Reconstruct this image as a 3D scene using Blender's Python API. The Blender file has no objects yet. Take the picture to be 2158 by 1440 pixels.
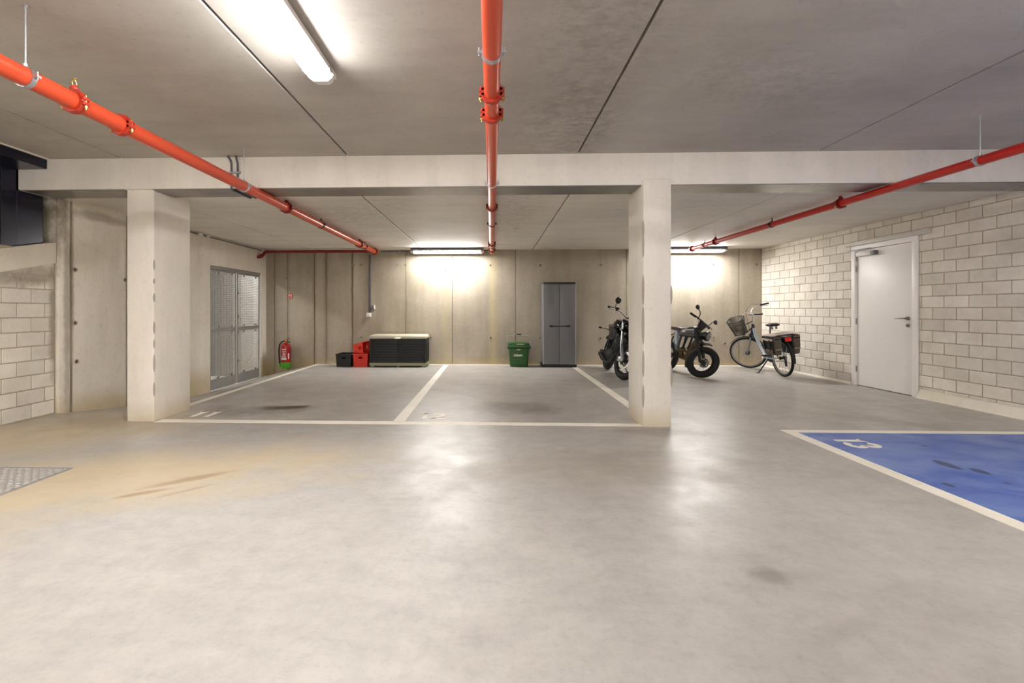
import bpy, bmesh, math, random
from mathutils import Vector, Matrix

random.seed(7)
SC = bpy.context.scene
COL = SC.collection
R = math.radians
W_PX, H_PX = 2158, 1440

# ------------------------------------------------------------------ camera
F_PX, CX, CY = 980.0, 1006.0, 654.0
cam = bpy.data.cameras.new('camera'); camo = bpy.data.objects.new('camera', cam); COL.objects.link(camo)
cam.sensor_fit = 'HORIZONTAL'; cam.sensor_width = 36.0
cam.lens = 36.0 * F_PX / W_PX
cam.shift_x = (W_PX / 2 - CX) / W_PX
cam.shift_y = (CY - H_PX / 2) / W_PX
cam.clip_start = 0.05; cam.clip_end = 100
camo.location = (0, 0, 1.15)
camo.rotation_euler = (R(90), 0, R(1.79))
SC.camera = camo

# ------------------------------------------------------------------ world, exposure
w = bpy.data.worlds.new('world'); SC.world = w; w.use_nodes = True
w.node_tree.nodes['Background'].inputs[0].default_value = (0.6, 0.6, 0.62, 1)
w.node_tree.nodes['Background'].inputs[1].default_value = 0.0
SC.view_settings.view_transform = 'Standard'
SC.view_settings.look = 'None'
SC.view_settings.exposure = 0.15
SC.view_settings.gamma = 1.0
SC.view_settings.use_curve_mapping = False
try:
    SC.cycles.max_bounces = 6
    SC.cycles.diffuse_bounces = 6
    SC.cycles.glossy_bounces = 4
    SC.cycles.sample_clamp_indirect = 6.0
    SC.cycles.use_denoising = True
    SC.cycles.use_adaptive_sampling = True
    SC.cycles.adaptive_threshold = 0.12
    SC.cycles.adaptive_min_samples = 20
    SC.cycles.caustics_reflective = False
except Exception:
    pass
LAMP = (1.0, 0.983, 0.96)
LAMP_BACK = 114.0       # tubes on the back wall
LAMP_FRONT = 98.0      # tubes on the ceiling of the driving lane
LAMP_REAR_FILL = 128.0       # fill tubes added out of view to brighten the scene
LAMP_GATE = 210.0       # tube in the room behind the wire gate

# ------------------------------------------------------------------ room numbers (metres)
XL, XR = -4.85, 5.60          # left and right wall faces
YB, YF = 9.85, -6.5           # back wall face, wall behind the camera
ZC, ZF = 2.43, 2.71           # ceiling over the bays, ceiling over the lane
BY0, BY1, BZ = 4.66, 5.00, 2.395   # beam
GY0, GY1, GZ0, GZ1 = 7.87, 9.68, -0.27, 1.93   # wire gate opening

# ------------------------------------------------------------------ materials
def lin(c):
    o = []
    for v in c[:3]:
        v = v / 255.0
        o.append(v / 12.92 if v <= 0.04045 else ((v + 0.055) / 1.055) ** 2.4)
    return (o[0], o[1], o[2], 1.0)

class NT:
    def __init__(s, name):
        s.m = bpy.data.materials.new(name); s.m.use_nodes = True
        s.t = s.m.node_tree; s.b = s.t.nodes['Principled BSDF']
    def n(s, typ, **kw):
        x = s.t.nodes.new(typ)
        for k, v in kw.items(): setattr(x, k, v)
        return x
    def l(s, a, b): s.t.links.new(a, b)
    def val(s, sock, v):
        if isinstance(v, bpy.types.NodeSocket): s.l(v, sock)
        else: sock.default_value = v
    def math(s, op, a, b=0.0, c=None, clamp=False):
        x = s.n('ShaderNodeMath', operation=op, use_clamp=clamp)
        s.val(x.inputs[0], a); s.val(x.inputs[1], b)
        if c is not None: s.val(x.inputs[2], c)
        return x.outputs[0]
    def pos(s):
        return s.n('ShaderNodeNewGeometry').outputs['Position']
    def objc(s):
        return s.n('ShaderNodeTexCoord').outputs['Object']
    def scale(s, v, sc):
        x = s.n('ShaderNodeMapping'); s.l(v, x.inputs[0]); x.inputs['Scale'].default_value = sc
        return x.outputs[0]
    def noise(s, v, scale, detail=4.0, rough=0.55, dist=0.0):
        x = s.n('ShaderNodeTexNoise'); s.l(v, x.inputs['Vector'])
        x.inputs['Scale'].default_value = scale; x.inputs['Detail'].default_value = detail
        x.inputs['Roughness'].default_value = rough; x.inputs['Distortion'].default_value = dist
        return x.outputs[0]
    def ramp(s, f, stops):
        x = s.n('ShaderNodeValToRGB'); s.val(x.inputs[0], f)
        e = x.color_ramp.elements
        while len(e) < len(stops): e.new(0.5)
        for q, (p, c) in zip(e, stops):
            q.position = p
            q.color = c if len(c) == 4 else (c[0], c[1], c[2], 1)
        return x.outputs[0]
    def gramp(s, f, stops):
        return s.ramp(f, [(p, (v, v, v, 1)) for p, v in stops])
    def mix(s, f, a, b, mode='MIX'):
        x = s.n('ShaderNodeMix', data_type='RGBA', blend_type=mode)
        s.val(x.inputs[0], f); s.val(x.inputs[6], a); s.val(x.inputs[7], b)
        return x.outputs[2]
    def xyz(s, v):
        x = s.n('ShaderNodeSeparateXYZ'); s.l(v, x.inputs[0]); return x.outputs
    def ellipse(s, xy, cx, cy, rx, ry, rot, nz, amt=0.6, soft=0.35):
        c, d = math.cos(rot), math.sin(rot)
        dx = s.math('SUBTRACT', xy[0], cx); dy = s.math('SUBTRACT', xy[1], cy)
        u = s.math('ADD', s.math('MULTIPLY', dx, c / rx), s.math('MULTIPLY', dy, d / rx))
        v = s.math('ADD', s.math('MULTIPLY', dx, -d / ry), s.math('MULTIPLY', dy, c / ry))
        r = s.math('SQRT', s.math('ADD', s.math('MULTIPLY', u, u), s.math('MULTIPLY', v, v)))
        r = s.math('ADD', r, s.math('MULTIPLY', s.math('SUBTRACT', nz, 0.5), amt * 4))
        return s.math('SUBTRACT', 1.0, s.math('MULTIPLY', s.math('SUBTRACT', r, 1.0 - soft), 1.0 / (2 * soft)), clamp=True)
    def bump(s, h, strength, dist=0.01):
        x = s.n('ShaderNodeBump'); s.l(h, x.inputs['Height'])
        x.inputs['Strength'].default_value = strength; x.inputs['Distance'].default_value = dist
        s.l(x.outputs[0], s.b.inputs['Normal'])
    def out(s, col=None, rough=None, metal=None, spec=None):
        if col is not None: s.val(s.b.inputs['Base Color'], col)
        if rough is not None: s.val(s.b.inputs['Roughness'], rough)
        if metal is not None: s.val(s.b.inputs['Metallic'], metal)
        if spec is not None: s.val(s.b.inputs['Specular IOR Level'], spec)
        return s.m

def plain(name, c, rough=0.5, metal=0.0, var=0.06, scale=30.0, spec=0.5):
    k = NT(name); a = lin(c)
    nz = k.noise(k.objc(), scale, 3.0)
    f = k.gramp(nz, [(0.3, 1 - var), (0.7, 1 + 0.0)])
    return k.out(k.mix(1.0, a, f, 'MULTIPLY'), rough, metal, spec)

def concrete(name, light, dark, rough=0.75, big=0.9, fine=22.0, streak=(1, 1, 0.15), pits=0.35, bump=0.25, rustbase=None, rnd=0.0, damp=()):
    k = NT(name); p = k.pos()
    n1 = k.noise(p, big, 6.0, 0.6)
    n2 = k.noise(k.scale(p, streak), 3.0, 5.0, 0.6)
    n3 = k.noise(p, fine, 4.0, 0.7)
    c = k.mix(k.gramp(n1, [(0.35, 0.0), (0.68, 1.0)]), lin(light), lin(dark))
    c = k.mix(0.5, c, k.gramp(n2, [(0.30, 0.80), (0.55, 1.0)]), 'MULTIPLY')
    c = k.mix(pits, c, k.gramp(n3, [(0.26, 0.55), (0.46, 1.0)]), 'MULTIPLY')
    if rustbase:
        z = k.xyz(p)[2]
        f = k.math('MULTIPLY', k.math('SUBTRACT', 0.22, z), 4.0, clamp=True)
        f = k.math('MULTIPLY', f, k.gramp(n1, [(0.3, 0.35), (0.6, 0.9)]))
        c = k.mix(f, c, lin(rustbase))
    if damp:
        q = k.xyz(p); n4 = k.noise(p, 5.0, 6.0, 0.7)
        for (y, z, ry, rz, a) in damp:
            e = k.ellipse((q[1], q[2]), y, z, ry, rz, 0.0, n4, 0.6, 0.5)
            e = k.math('MULTIPLY', e, k.math('LESS_THAN', q[0], -4.0))
            c = k.mix(k.math('MULTIPLY', e, a), c, lin((112, 98, 72)))
    if rnd:
        o = k.n('ShaderNodeObjectInfo').outputs['Random']
        c = k.mix(1.0, c, k.gramp(o, [(0.0, 1 - rnd), (1.0, 1.0)]), 'MULTIPLY')
    k.bump(n3, bump, 0.004)
    return k.out(c, rough, 0.0, 0.3)

M = {}
M['wall'] = concrete('concrete_wall', (242, 236, 225), (228, 220, 206), rustbase=(196, 178, 140),
                     damp=((5.08, 2.25, .07, .22, .7), (5.0, 2.0, .05, .5, .5), (5.13, 1.2, .035, .9, .45), (5.22, 1.5, .03, .8, .5), (5.6, 2.3, .5, .05, .45), (6.06, 1.2, .05, 1.0, .3)))
M['pillar'] = concrete('concrete_pillar', (240, 234, 224), (230, 223, 212), pits=0.2, rustbase=(196, 178, 146))
M['beam'] = concrete('concrete_beam', (238, 232, 223), (228, 222, 212), pits=0.2)
def mk_ceiling(name, light, dark, stains):
    k = NT(name); p = k.pos(); xyz = k.xyz(p)
    n1 = k.noise(p, 0.7, 6.0, 0.6); n2 = k.noise(k.scale(p, (0.45, 1.8, 1)), 2.0, 7.0, 0.7); n3 = k.noise(p, 24.0, 4.0, 0.7)
    n4 = k.noise(k.scale(p, (1.0, 1.5, 1)), 9.0, 8.0, 0.8)
    c = k.mix(k.gramp(n1, [(0.35, 0), (0.68, 1)]), lin(light), lin(dark))
    c = k.mix(0.5, c, k.gramp(n2, [(0.28, 0.72), (0.56, 1.0)]), 'MULTIPLY')
    c = k.mix(0.4, c, k.gramp(n3, [(0.26, 0.6), (0.45, 1.0)]), 'MULTIPLY')
    for (x, y, rx, ry, rot, a) in stains:
        e = k.math('MULTIPLY', k.ellipse(xyz, x, y, rx, ry, rot, n1, 0.6, 0.6), k.gramp(n4, [(0.40, 0.0), (0.72, a * 0.75)]))
        c = k.mix(e, c, lin((100, 90, 74)))
    k.bump(n3, 0.2, 0.004)
    return k.out(c, 0.6, 0, 0.35)
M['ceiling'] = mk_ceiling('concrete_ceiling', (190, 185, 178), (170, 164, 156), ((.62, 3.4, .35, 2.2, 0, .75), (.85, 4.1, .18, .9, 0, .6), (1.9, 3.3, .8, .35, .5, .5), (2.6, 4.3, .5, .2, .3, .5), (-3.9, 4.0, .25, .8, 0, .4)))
M['ceiling_bay_lit'] = mk_ceiling('concrete_ceiling_bays_lit', (232, 227, 219), (216, 210, 200), ((.35, 6.3, .3, 1.8, 0, .7), (-1.9, 6.2, .6, .8, .3, .6), (-1.2, 5.5, .3, .4, 0, .5), (2.3, 6.0, .8, .5, 0, .4)))  # lighter copy of the ceiling concrete; extra bay brightness put into the colour
M['dark_gap'] = plain('dark_gap', (60, 55, 48), 0.9)
M['mortar'] = plain('mortar', (186, 174, 150), 0.95, var=0.2)
M['block'] = concrete('block', (243, 237, 226), (230, 223, 210), big=4.0, fine=90.0, streak=(1, 1, 1), pits=0.6, bump=0.5, rough=0.9, rnd=0.16, damp=((4.85, 1.52, .35, .10, .55), (5.0, 1.1, .045, .6, .55), (4.4, 1.45, .4, .06, .4)))
M['rear_wall'] = concrete('rear_wall_paint', (232, 229, 224), (222, 218, 212), pits=0.1)
M['slab'] = concrete('slab', (242, 236, 222), (228, 220, 202), pits=0.2)

def mk_backwall():
    k = NT('concrete_back_wall'); p = k.pos(); xyz = k.xyz(p)
    n1 = k.noise(p, 0.8, 6.0, 0.6); n3 = k.noise(p, 26.0, 4.0, 0.7)
    n2 = k.noise(k.scale(p, (1, 1, 0.1)), 5.0, 5.0, 0.6)
    c = k.mix(k.gramp(n1, [(0.35, 0), (0.68, 1)]), lin((184, 174, 158)), lin((160, 149, 131)))
    c = k.mix(0.55, c, k.gramp(n2, [(0.35, 0.75), (0.62, 1.0)]), 'MULTIPLY')
    c = k.mix(0.35, c, k.gramp(n3, [(0.3, 0.6), (0.52, 1.0)]), 'MULTIPLY')
    wob = k.math('MULTIPLY', k.math('SUBTRACT', k.noise(k.scale(p, (0, 0, 1)), 2.2, 5.0), 0.5), 0.10)
    x = k.math('ADD', xyz[0], wob)
    t = k.math('MULTIPLY', k.math('ADD', x, 5.0), 1 / 11.0)
    def P(X): return (X + 5.0) / 11.0
    st = [(0.0, 0)]
    for X, a, wd in ((-4.667, .35, .03), (-4.378, .7, .03), (-3.80, .9, .045), (-3.545, .9, .06), (-2.98, .8, .04), (-1.83, .4, .04), (0.5, .35, .025), (2.82, .35, .03), (5.144, .35, .03)):
        st += [(P(X - wd), 0), (P(X), a), (P(X + wd), 0)]
    seam = k.gramp(t, st)
    f = k.math('MULTIPLY', seam, k.gramp(n2, [(0.3, 0.25), (0.6, 1.0)]))
    c = k.mix(f, c, lin((104, 92, 62)))
    yel = k.gramp(t, [(0, 0), (P(-1.12), 0), (P(-1.0), .22), (P(-.82), 0), (P(-.10), 0), (P(0.02), .42), (P(.16), 0)])
    c = k.mix(k.math('MULTIPLY', yel, k.gramp(n2, [(0.3, 0.4), (0.6, 1.0)])), c, lin((206, 186, 128)))
    base = k.math('MULTIPLY', k.math('SUBTRACT', 0.20, xyz[2]), 3.2, clamp=True)
    c = k.mix(k.math('MULTIPLY', base, k.gramp(n1, [(0.3, 0.4), (0.6, 0.9)])), c, lin((168, 146, 100)))
    k.bump(n3, 0.25, 0.004)
    return k.out(c, 0.72, 0, 0.3)
M['backwall'] = mk_backwall()

def mk_floor():
    k = NT('polished_floor'); p = k.pos(); xyz = k.xyz(p)
    n1 = k.noise(p, 0.55, 6.0, 0.6); n2 = k.noise(p, 2.6, 5.0, 0.62, 0.0); n3 = k.noise(p, 34.0, 4.0, 0.7)
    n4 = k.noise(p, 1.1, 4.0, 0.6, 0.2); n5 = k.noise(p, 12.0, 7.0, 0.75, 0.0); n6 = k.noise(k.scale(p, (1.0, 3.0, 1)), 3.0, 6.0, 0.65, 0.0)
    c = k.mix(k.gramp(n1, [(0.34, 0), (0.70, 1)]), lin((192, 188, 182)), lin((172, 167, 160)))
    c = k.mix(0.45, c, k.gramp(n2, [(0.30, 0.74), (0.62, 1.0)]), 'MULTIPLY')
    c = k.mix(0.5, c, k.gramp(n4, [(0.32, 0.76), (0.66, 1.0)]), 'MULTIPLY')
    c = k.mix(0.5, c, k.gramp(n5, [(0.30, 0.72), (0.56, 1.0)]), 'MULTIPLY')
    c = k.mix(0.3, c, k.gramp(n6, [(0.30, 0.70), (0.56, 1.0)]), 'MULTIPLY')
    c = k.mix(0.34, c, k.gramp(n3, [(0.30, 0.7), (0.5, 1.0)]), 'MULTIPLY')
    # rust-yellow wash around the floor plate, oil in the bays, brown scuffs
    yel = k.math('MAXIMUM', k.ellipse(xyz, -2.75, 3.05, 1.5, 0.55, 0.35, n2, 0.5, 0.5), k.ellipse(xyz, -3.7, 2.0, 0.9, 0.9, 0.0, n2, 0.5, 0.5))
    yel = k.math('MAXIMUM', yel, k.ellipse(xyz, -4.2, 4.2, 1.0, 0.7, 0.6, n2, 0.5, 0.6))
    c = k.mix(k.math('MULTIPLY', yel, 0.45), c, lin((226, 200, 148)))
    for (x, y, rx, ry, rot, a, col) in ((-2.45, 5.42, .26, .12, 0.1, 1.0, (50, 41, 34)), (-2.33, 5.48, .12, .05, 0.1, .9, (40, 33, 28)), (-2.75, 5.32, .5, .22, 0.1, .4, (98, 88, 76)), (-3.0, 5.0, .35, .1, 0, .25, (98, 88, 76)), (.28, 5.45, .42, .26, 0, .5, (84, 78, 72)), (.1, 5.75, .3, .12, 0, .35, (90, 84, 76)),
                                     (-2.05, 3.1, .22, .035, .7, .5, (140, 108, 76)), (-2.2, 2.85, .14, .025, .6, .5, (140, 108, 76)), (-1.95, 2.9, .16, .02, .8, .35, (140, 108, 76)), (.95, 3.45, .9, .35, 0.1, .4, (150, 138, 122)), (1.2, 2.05, .06, .05, 0, .5, (110, 104, 96)), (1.28, 1.72, .16, .05, .4, .3, (130, 122, 112)), (-3.95, 4.7, .8, .35, -.2, .35, (150, 134, 106)),
                                     (1.55, 4.45, .35, .12, 0, .35, (120, 112, 102)), (3.9, 5.0, .7, .14, -.5, .3, (140, 130, 116))):
        c = k.mix(k.math('MULTIPLY', k.ellipse(xyz, x, y, rx, ry, rot, n2, 0.7, 0.5), a), c, lin(col))
    r = k.gramp(n2, [(0.30, 0.46), (0.66, 0.30)])
    h = k.math('ADD', n5, k.math('MULTIPLY', n2, 1.5))
    k.bump(h, 0.14, 0.008)
    return k.out(c, r, 0, 0.5)
M['floor'] = mk_floor()

def mk_blue():
    k = NT('blue_floor_paint'); p = k.pos(); xyz = k.xyz(p)
    n2 = k.noise(k.scale(p, (1, 1.6, 1)), 2.2, 6.0, 0.6, 0.5); n3 = k.noise(p, 30.0, 3.0)
    c = k.mix(k.gramp(n2, [(0.35, 0), (0.65, 1)]), lin((66, 96, 176)), lin((100, 126, 188)))
    nn = k.noise(p, 9.0, 2.0)
    for (x, y, rx, ry, rot) in ((3.38, 3.57, .045, .11, 0), (3.475, 3.42, .045, .065, 0), (3.0, 3.15, .026, .04, 0), (3.42, 3.2, .02, .02, 0), (3.66, 4.05, .03, .02, 0)):
        c = k.mix(k.math('MULTIPLY', k.ellipse(xyz, x, y, rx, ry, rot, nn, 0.2, 0.15), 0.85), c, lin((30, 50, 96)))
    k.bump(n3, 0.08, 0.01)
    return k.out(c, k.gramp(n2, [(0.3, 0.45), (0.65, 0.33)]), 0, 0.5)
M['blue_paint'] = mk_blue()

def mk_paint():
    k = NT('cream_floor_paint'); p = k.pos()
    n = k.noise(p, 14.0, 5.0, 0.7); n2 = k.noise(p, 2.0, 4.0)
    c = k.mix(k.gramp(n2, [(0.35, 0), (0.65, 1)]), lin((244, 238, 226)), lin((234, 226, 210)))
    c = k.mix(0.4, c, k.gramp(n, [(0.28, 0.7), (0.45, 1.0)]), 'MULTIPLY')
    return k.out(c, 0.5, 0, 0.4)
M['paint'] = mk_paint()

M['orange_pipe'] = plain('red_orange_pipe', (204, 74, 42), 0.28, var=0.05, scale=6)
M['red_pipe'] = plain('red_pipe', (188, 28, 20), 0.3, var=0.08, scale=6)
M['dark_red_pipe'] = plain('dark_red_pipe', (128, 14, 18), 0.4, var=0.1, scale=6)
M['coupling'] = plain('coupling_red', (176, 50, 28), 0.45, var=0.1)
M['zinc'] = plain('zinc', (196, 198, 202), 0.38, 0.85, 0.1)
M['brass'] = plain('brass', (190, 160, 96), 0.4, 0.8, 0.1)
M['rubber'] = plain('rubber', (24, 23, 23), 0.75)
M['black'] = plain('black_plastic', (17, 17, 18), 0.42)
M['blackgloss'] = plain('black_gloss', (14, 14, 15), 0.18)
M['blackmatt'] = plain('black_matt', (30, 30, 31), 0.65)
M['chrome'] = plain('chrome', (214, 214, 216), 0.2, 0.95, 0.04)
M['steel'] = plain('steel', (150, 150, 150), 0.4, 0.8, 0.1)
M['silver'] = plain('silver_paint', (170, 182, 192), 0.3, 0.45, 0.05)
M['white'] = plain('white_paint', (246, 243, 239), 0.4, var=0.03, scale=3)
M['whiteplastic'] = plain('white_plastic', (226, 224, 218), 0.45, var=0.03)
M['greyplastic'] = plain('grey_plastic', (112, 110, 112), 0.5)
M['conduit'] = plain('grey_conduit', (92, 90, 96), 0.5)
M['red_plastic'] = plain('red_plastic', (208, 44, 28), 0.42, var=0.05)
M['ext_red'] = plain('extinguisher_red', (158, 18, 22), 0.28, var=0.04)
M['ext_green'] = plain('extinguisher_green', (76, 158, 44), 0.45)
M['sign_red'] = plain('sign_red', (200, 24, 28), 0.5)
M['chest_black'] = plain('chest_black', (19, 21, 22), 0.6, var=0.15, scale=60)
M['chest_cream'] = plain('chest_cream', (192, 186, 164), 0.5)
M['chest_sage'] = plain('chest_sage', (150, 148, 118), 0.55)
M['cab_grey'] = plain('cabinet_grey', (118, 116, 118), 0.45, var=0.05, scale=8)
M['cab_light'] = plain('cabinet_light_edge', (176, 175, 176), 0.45)
M['green'] = plain('green_plastic', (34, 82, 27), 0.3, var=0.06)
M['navy'] = plain('navy_steel', (24, 24, 42), 0.24, 0.2, 0.05)
M['navy_rail'] = plain('rail_brown', (70, 44, 34), 0.35, 0.5)
M['galv'] = plain('galvanised', (186, 188, 190), 0.45, 0.35, 0.15, 14)
M['grate'] = plain('grating_steel', (150, 151, 153), 0.5, 0.3, 0.15, 14)
M['galv_matt'] = plain('galvanised_frame', (164, 163, 160), 0.5, 0.3, 0.12, 14)
M['header'] = plain('header_profile', (206, 201, 192), 0.5, 0.0, 0.08, 14)
M['brown'] = plain('olive_brown_metal', (84, 68, 44), 0.4, 0.4)
M['tankgrey'] = plain('grey_tank', (96, 100, 104), 0.28, 0.4, 0.05)
M['seatleather'] = plain('seat_leather', (70, 60, 58), 0.5)
M['taupe'] = plain('taupe_fabric', (104, 92, 83), 0.9, var=0.15, scale=120)
M['taupe_light'] = plain('taupe_light_fabric', (168, 152, 144), 0.9, var=0.25, scale=80)
M['reflect_red'] = plain('red_reflector', (226, 44, 20), 0.3)
M['amber'] = plain('amber_reflector', (236, 150, 30), 0.3)
M['strip'] = plain('reflective_strip', (160, 156, 150), 0.4)
M['yellowstrip'] = plain('yellow_tape', (214, 196, 70), 0.4)
M['wicker'] = plain('basket_wire', (58, 52, 46), 0.6)
M['mirror'] = plain('mirror_glass', (60, 62, 66), 0.08, 0.9, 0.0)
M['checker'] = plain('checker_plate', (186, 181, 177), 0.42, 0.35, 0.15, 20)

def glow(name, strength):
    k = NT(name)
    k.b.inputs['Base Color'].default_value = (0.9, 0.9, 0.9, 1)
    k.b.inputs['Emission Color'].default_value = (LAMP[0], LAMP[1], LAMP[2], 1)
    k.b.inputs['Emission Strength'].default_value = strength
    return k.m
M['tube_back'] = glow('tube_glow_back', LAMP_BACK)
M['tube_front'] = glow('tube_glow_front', LAMP_FRONT)
M['tube_rear_fill'] = glow('tube_glow_rear_fill', LAMP_REAR_FILL)
M['tube_gate'] = glow('tube_glow_gate', LAMP_GATE)
def mk_glass(name, c, rough=0.05):
    k = NT(name); k.b.inputs['Transmission Weight'].default_value = 0.6
    return k.out(lin(c), rough)
M['lens'] = mk_glass('headlight_glass', (190, 190, 190))

# ------------------------------------------------------------------ mesh builder
class MB:
    def __init__(s): s.v = []; s.f = []
    def add(s, vs, fs):
        o = len(s.v); s.v += [tuple(v) for v in vs]; s.f += [tuple(i + o for i in f) for f in fs]; return s
    def box(s, x0, x1, y0, y1, z0, z1):
        vs = [(x, y, z) for x in (x0, x1) for y in (y0, y1) for z in (z0, z1)]
        return s.add(vs, [(0, 1, 3, 2), (4, 6, 7, 5), (0, 4, 5, 1), (2, 3, 7, 6), (0, 2, 6, 4), (1, 5, 7, 3)])
    def obox(s, c, ax, h):
        c = Vector(c); a = [Vector(q).normalized() for q in ax]
        vs = [c + a[0] * h[0] * i + a[1] * h[1] * j + a[2] * h[2] * k for i in (-1, 1) for j in (-1, 1) for k in (-1, 1)]
        return s.add(vs, [(0, 1, 3, 2), (4, 6, 7, 5), (0, 4, 5, 1), (2, 3, 7, 6), (0, 2, 6, 4), (1, 5, 7, 3)])
    def bar(s, p0, p1, wd, ht, up=(0, 0, 1)):
        p0 = Vector(p0); p1 = Vector(p1); d = (p1 - p0); x = d.normalized()
        y = Vector(up).cross(x)
        if y.length < 1e-4: y = Vector((1, 0, 0)).cross(x)
        y.normalize(); z = x.cross(y)
        return s.obox((p0 + p1) / 2, (x, y, z), (d.length / 2, wd / 2, ht / 2))
    def hexa(s, vs): return s.add(vs, [(0, 1, 3, 2), (4, 6, 7, 5), (0, 4, 5, 1), (2, 3, 7, 6), (0, 2, 6, 4), (1, 5, 7, 3)])
    def tube(s, pts, r, n=8, caps=True, closed=False):
        P = [Vector(p) for p in pts]; m = len(P)
        rr = r if isinstance(r, (list, tuple)) else [r] * m
        T = []
        for i in range(m):
            a = P[(i - 1) % m] if (closed or i > 0) else P[i]
            b = P[(i + 1) % m] if (closed or i < m - 1) else P[i]
            T.append((b - a).normalized())
        u = Vector((0, 0, 1)) if abs(T[0].z) < 0.9 else Vector((1, 0, 0))
        u = (u - T[0] * u.dot(T[0])).normalized()
        vs = []; fs = []
        for i in range(m):
            u = (u - T[i] * u.dot(T[i]))
            u = u.normalized() if u.length > 1e-6 else Vector((1, 0, 0))
            v = T[i].cross(u)
            for j in range(n):
                a = 2 * math.pi * j / n
                vs.append(P[i] + (u * math.cos(a) + v * math.sin(a)) * rr[i])
        for i in range(m if closed else m - 1):
            for j in range(n):
                a, b = i * n + j, i * n + (j + 1) % n
                c, d = ((i + 1) % m) * n + (j + 1) % n, ((i + 1) % m) * n + j
                fs.append((a, b, c, d))
        if caps and not closed:
            fs.append(tuple(range(n - 1, -1, -1))); fs.append(tuple((m - 1) * n + j for j in range(n)))
        return s.add(vs, fs)
    def cyl(s, p0, p1, r, r1=None, n=16):
        return s.tube([p0, p1], [r, r if r1 is None else r1], n)
    def lathe(s, prof, o, axis=(0, 0, 1), n=20, closed=False):
        a = Vector(axis).normalized(); o = Vector(o)
        u = a.orthogonal().normalized(); v = a.cross(u); vs = []; fs = []; m = len(prof)
        for (r, z) in prof:
            for j in range(n):
                t = 2 * math.pi * j / n
                vs.append(o + a * z + (u * math.cos(t) + v * math.sin(t)) * r)
        for i in range(m if closed else m - 1):
            for j in range(n):
                k = (i + 1) % m
                fs.append((i * n + j, i * n + (j + 1) % n, k * n + (j + 1) % n, k * n + j))
        if not closed:
            fs.append(tuple(range(n - 1, -1, -1))); fs.append(tuple((m - 1) * n + j for j in range(n)))
        return s.add(vs, fs)
    def torus(s, o, axis, Rr, r, n=32, m=10, sq=1.0):
        pr = [(Rr + r * math.cos(2 * math.pi * i / m), sq * r * math.sin(2 * math.pi * i / m)) for i in range(m)]
        return s.lathe(pr, o, axis, n, closed=True)
    def ell(s, c, rad, n=16, m=10):
        pr = [(max(1e-4, math.sin(math.pi * i / m)), -math.cos(math.pi * i / m)) for i in range(m + 1)]
        t = MB().lathe(pr, (0, 0, 0), (0, 0, 1), n)
        return s.add([(c[0] + v[0] * rad[0], c[1] + v[1] * rad[1], c[2] + v[2] * rad[2]) for v in t.v], t.f)
    def prism(s, poly, a, b, axis='y'):
        n = len(poly)
        def P(q, t): return (q[0], t, q[1]) if axis == 'y' else ((t, q[0], q[1]) if axis == 'x' else (q[0], q[1], t))
        vs = [P(q, a) for q in poly] + [P(q, b) for q in poly]
        fs = [tuple(range(n)), tuple(range(2 * n - 1, n - 1, -1))]
        fs += [(i, n + i, n + (i + 1) % n, (i + 1) % n) for i in range(n)]
        return s.add(vs, fs)
    def loft(s, rings):
        n = len(rings[0]); vs = [p for r in rings for p in r]; fs = []
        for i in range(len(rings) - 1):
            for j in range(n):
                fs.append((i * n + j, i * n + (j + 1) % n, (i + 1) * n + (j + 1) % n, (i + 1) * n + j))
        fs.append(tuple(range(n - 1, -1, -1))); fs.append(tuple((len(rings) - 1) * n + j for j in range(n)))
        return s.add(vs, fs)
    def loftx(s, secs, n=16, p=2.6):
        rings = []
        for (x, zc, hw, hh) in secs:
            ring = []
            for j in range(n):
                t = 2 * math.pi * j / n; c, d = math.cos(t), math.sin(t)
                ring.append((x, math.copysign(abs(c) ** (2 / p), c) * hw, zc + math.copysign(abs(d) ** (2 / p), d) * hh))
            rings.append(ring)
        return s.loft(rings)
    def arcstrip(s, c, r, a0, a1, wd, th, n=14):
        # curved plate around the y axis (mudguards): angles in degrees in the xz plane
        rings = []
        for i in range(n + 1):
            a = R(a0 + (a1 - a0) * i / n); ring = []
            for (dr, y) in ((0, -wd / 2), (th * 1.6, -wd / 4), (th * 1.6, wd / 4), (0, wd / 2), (-th, wd / 2), (th * 0.6, wd / 4), (th * 0.6, -wd / 4), (-th, -wd / 2)):
                ring.append((c[0] + (r + dr) * math.cos(a), c[1] + y, c[2] + (r + dr) * math.sin(a)))
            rings.append(ring)
        return s.loft(rings)
    def xf(s, mat):
        s.v = [tuple(mat @ Vector(v)) for v in s.v]; return s
    def build(s, name, mat, parent=None, loc=None, bevel=0.0, smooth=35, seg=2, mesh_only=False):
        me = bpy.data.meshes.new(name); me.from_pydata(s.v, [], s.f); me.update()
        b = bmesh.new(); b.from_mesh(me)
        bmesh.ops.recalc_face_normals(b, faces=b.faces)
        if bevel:
            es = [e for e in b.edges if len(e.link_faces) == 2 and e.calc_face_angle(0) > R(40)]
            bmesh.ops.bevel(b, geom=es, offset=bevel, segments=seg, affect='EDGES', clamp_overlap=True, profile=0.5)
        b.to_mesh(me); b.free()
        if smooth:
            for q in me.polygons: q.use_smooth = True
            try: me.set_sharp_from_angle(angle=R(smooth))
            except Exception: pass
        me.materials.append(M[mat] if isinstance(mat, str) else mat)
        if mesh_only: return me
        return link(name, me, parent, loc)

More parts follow.
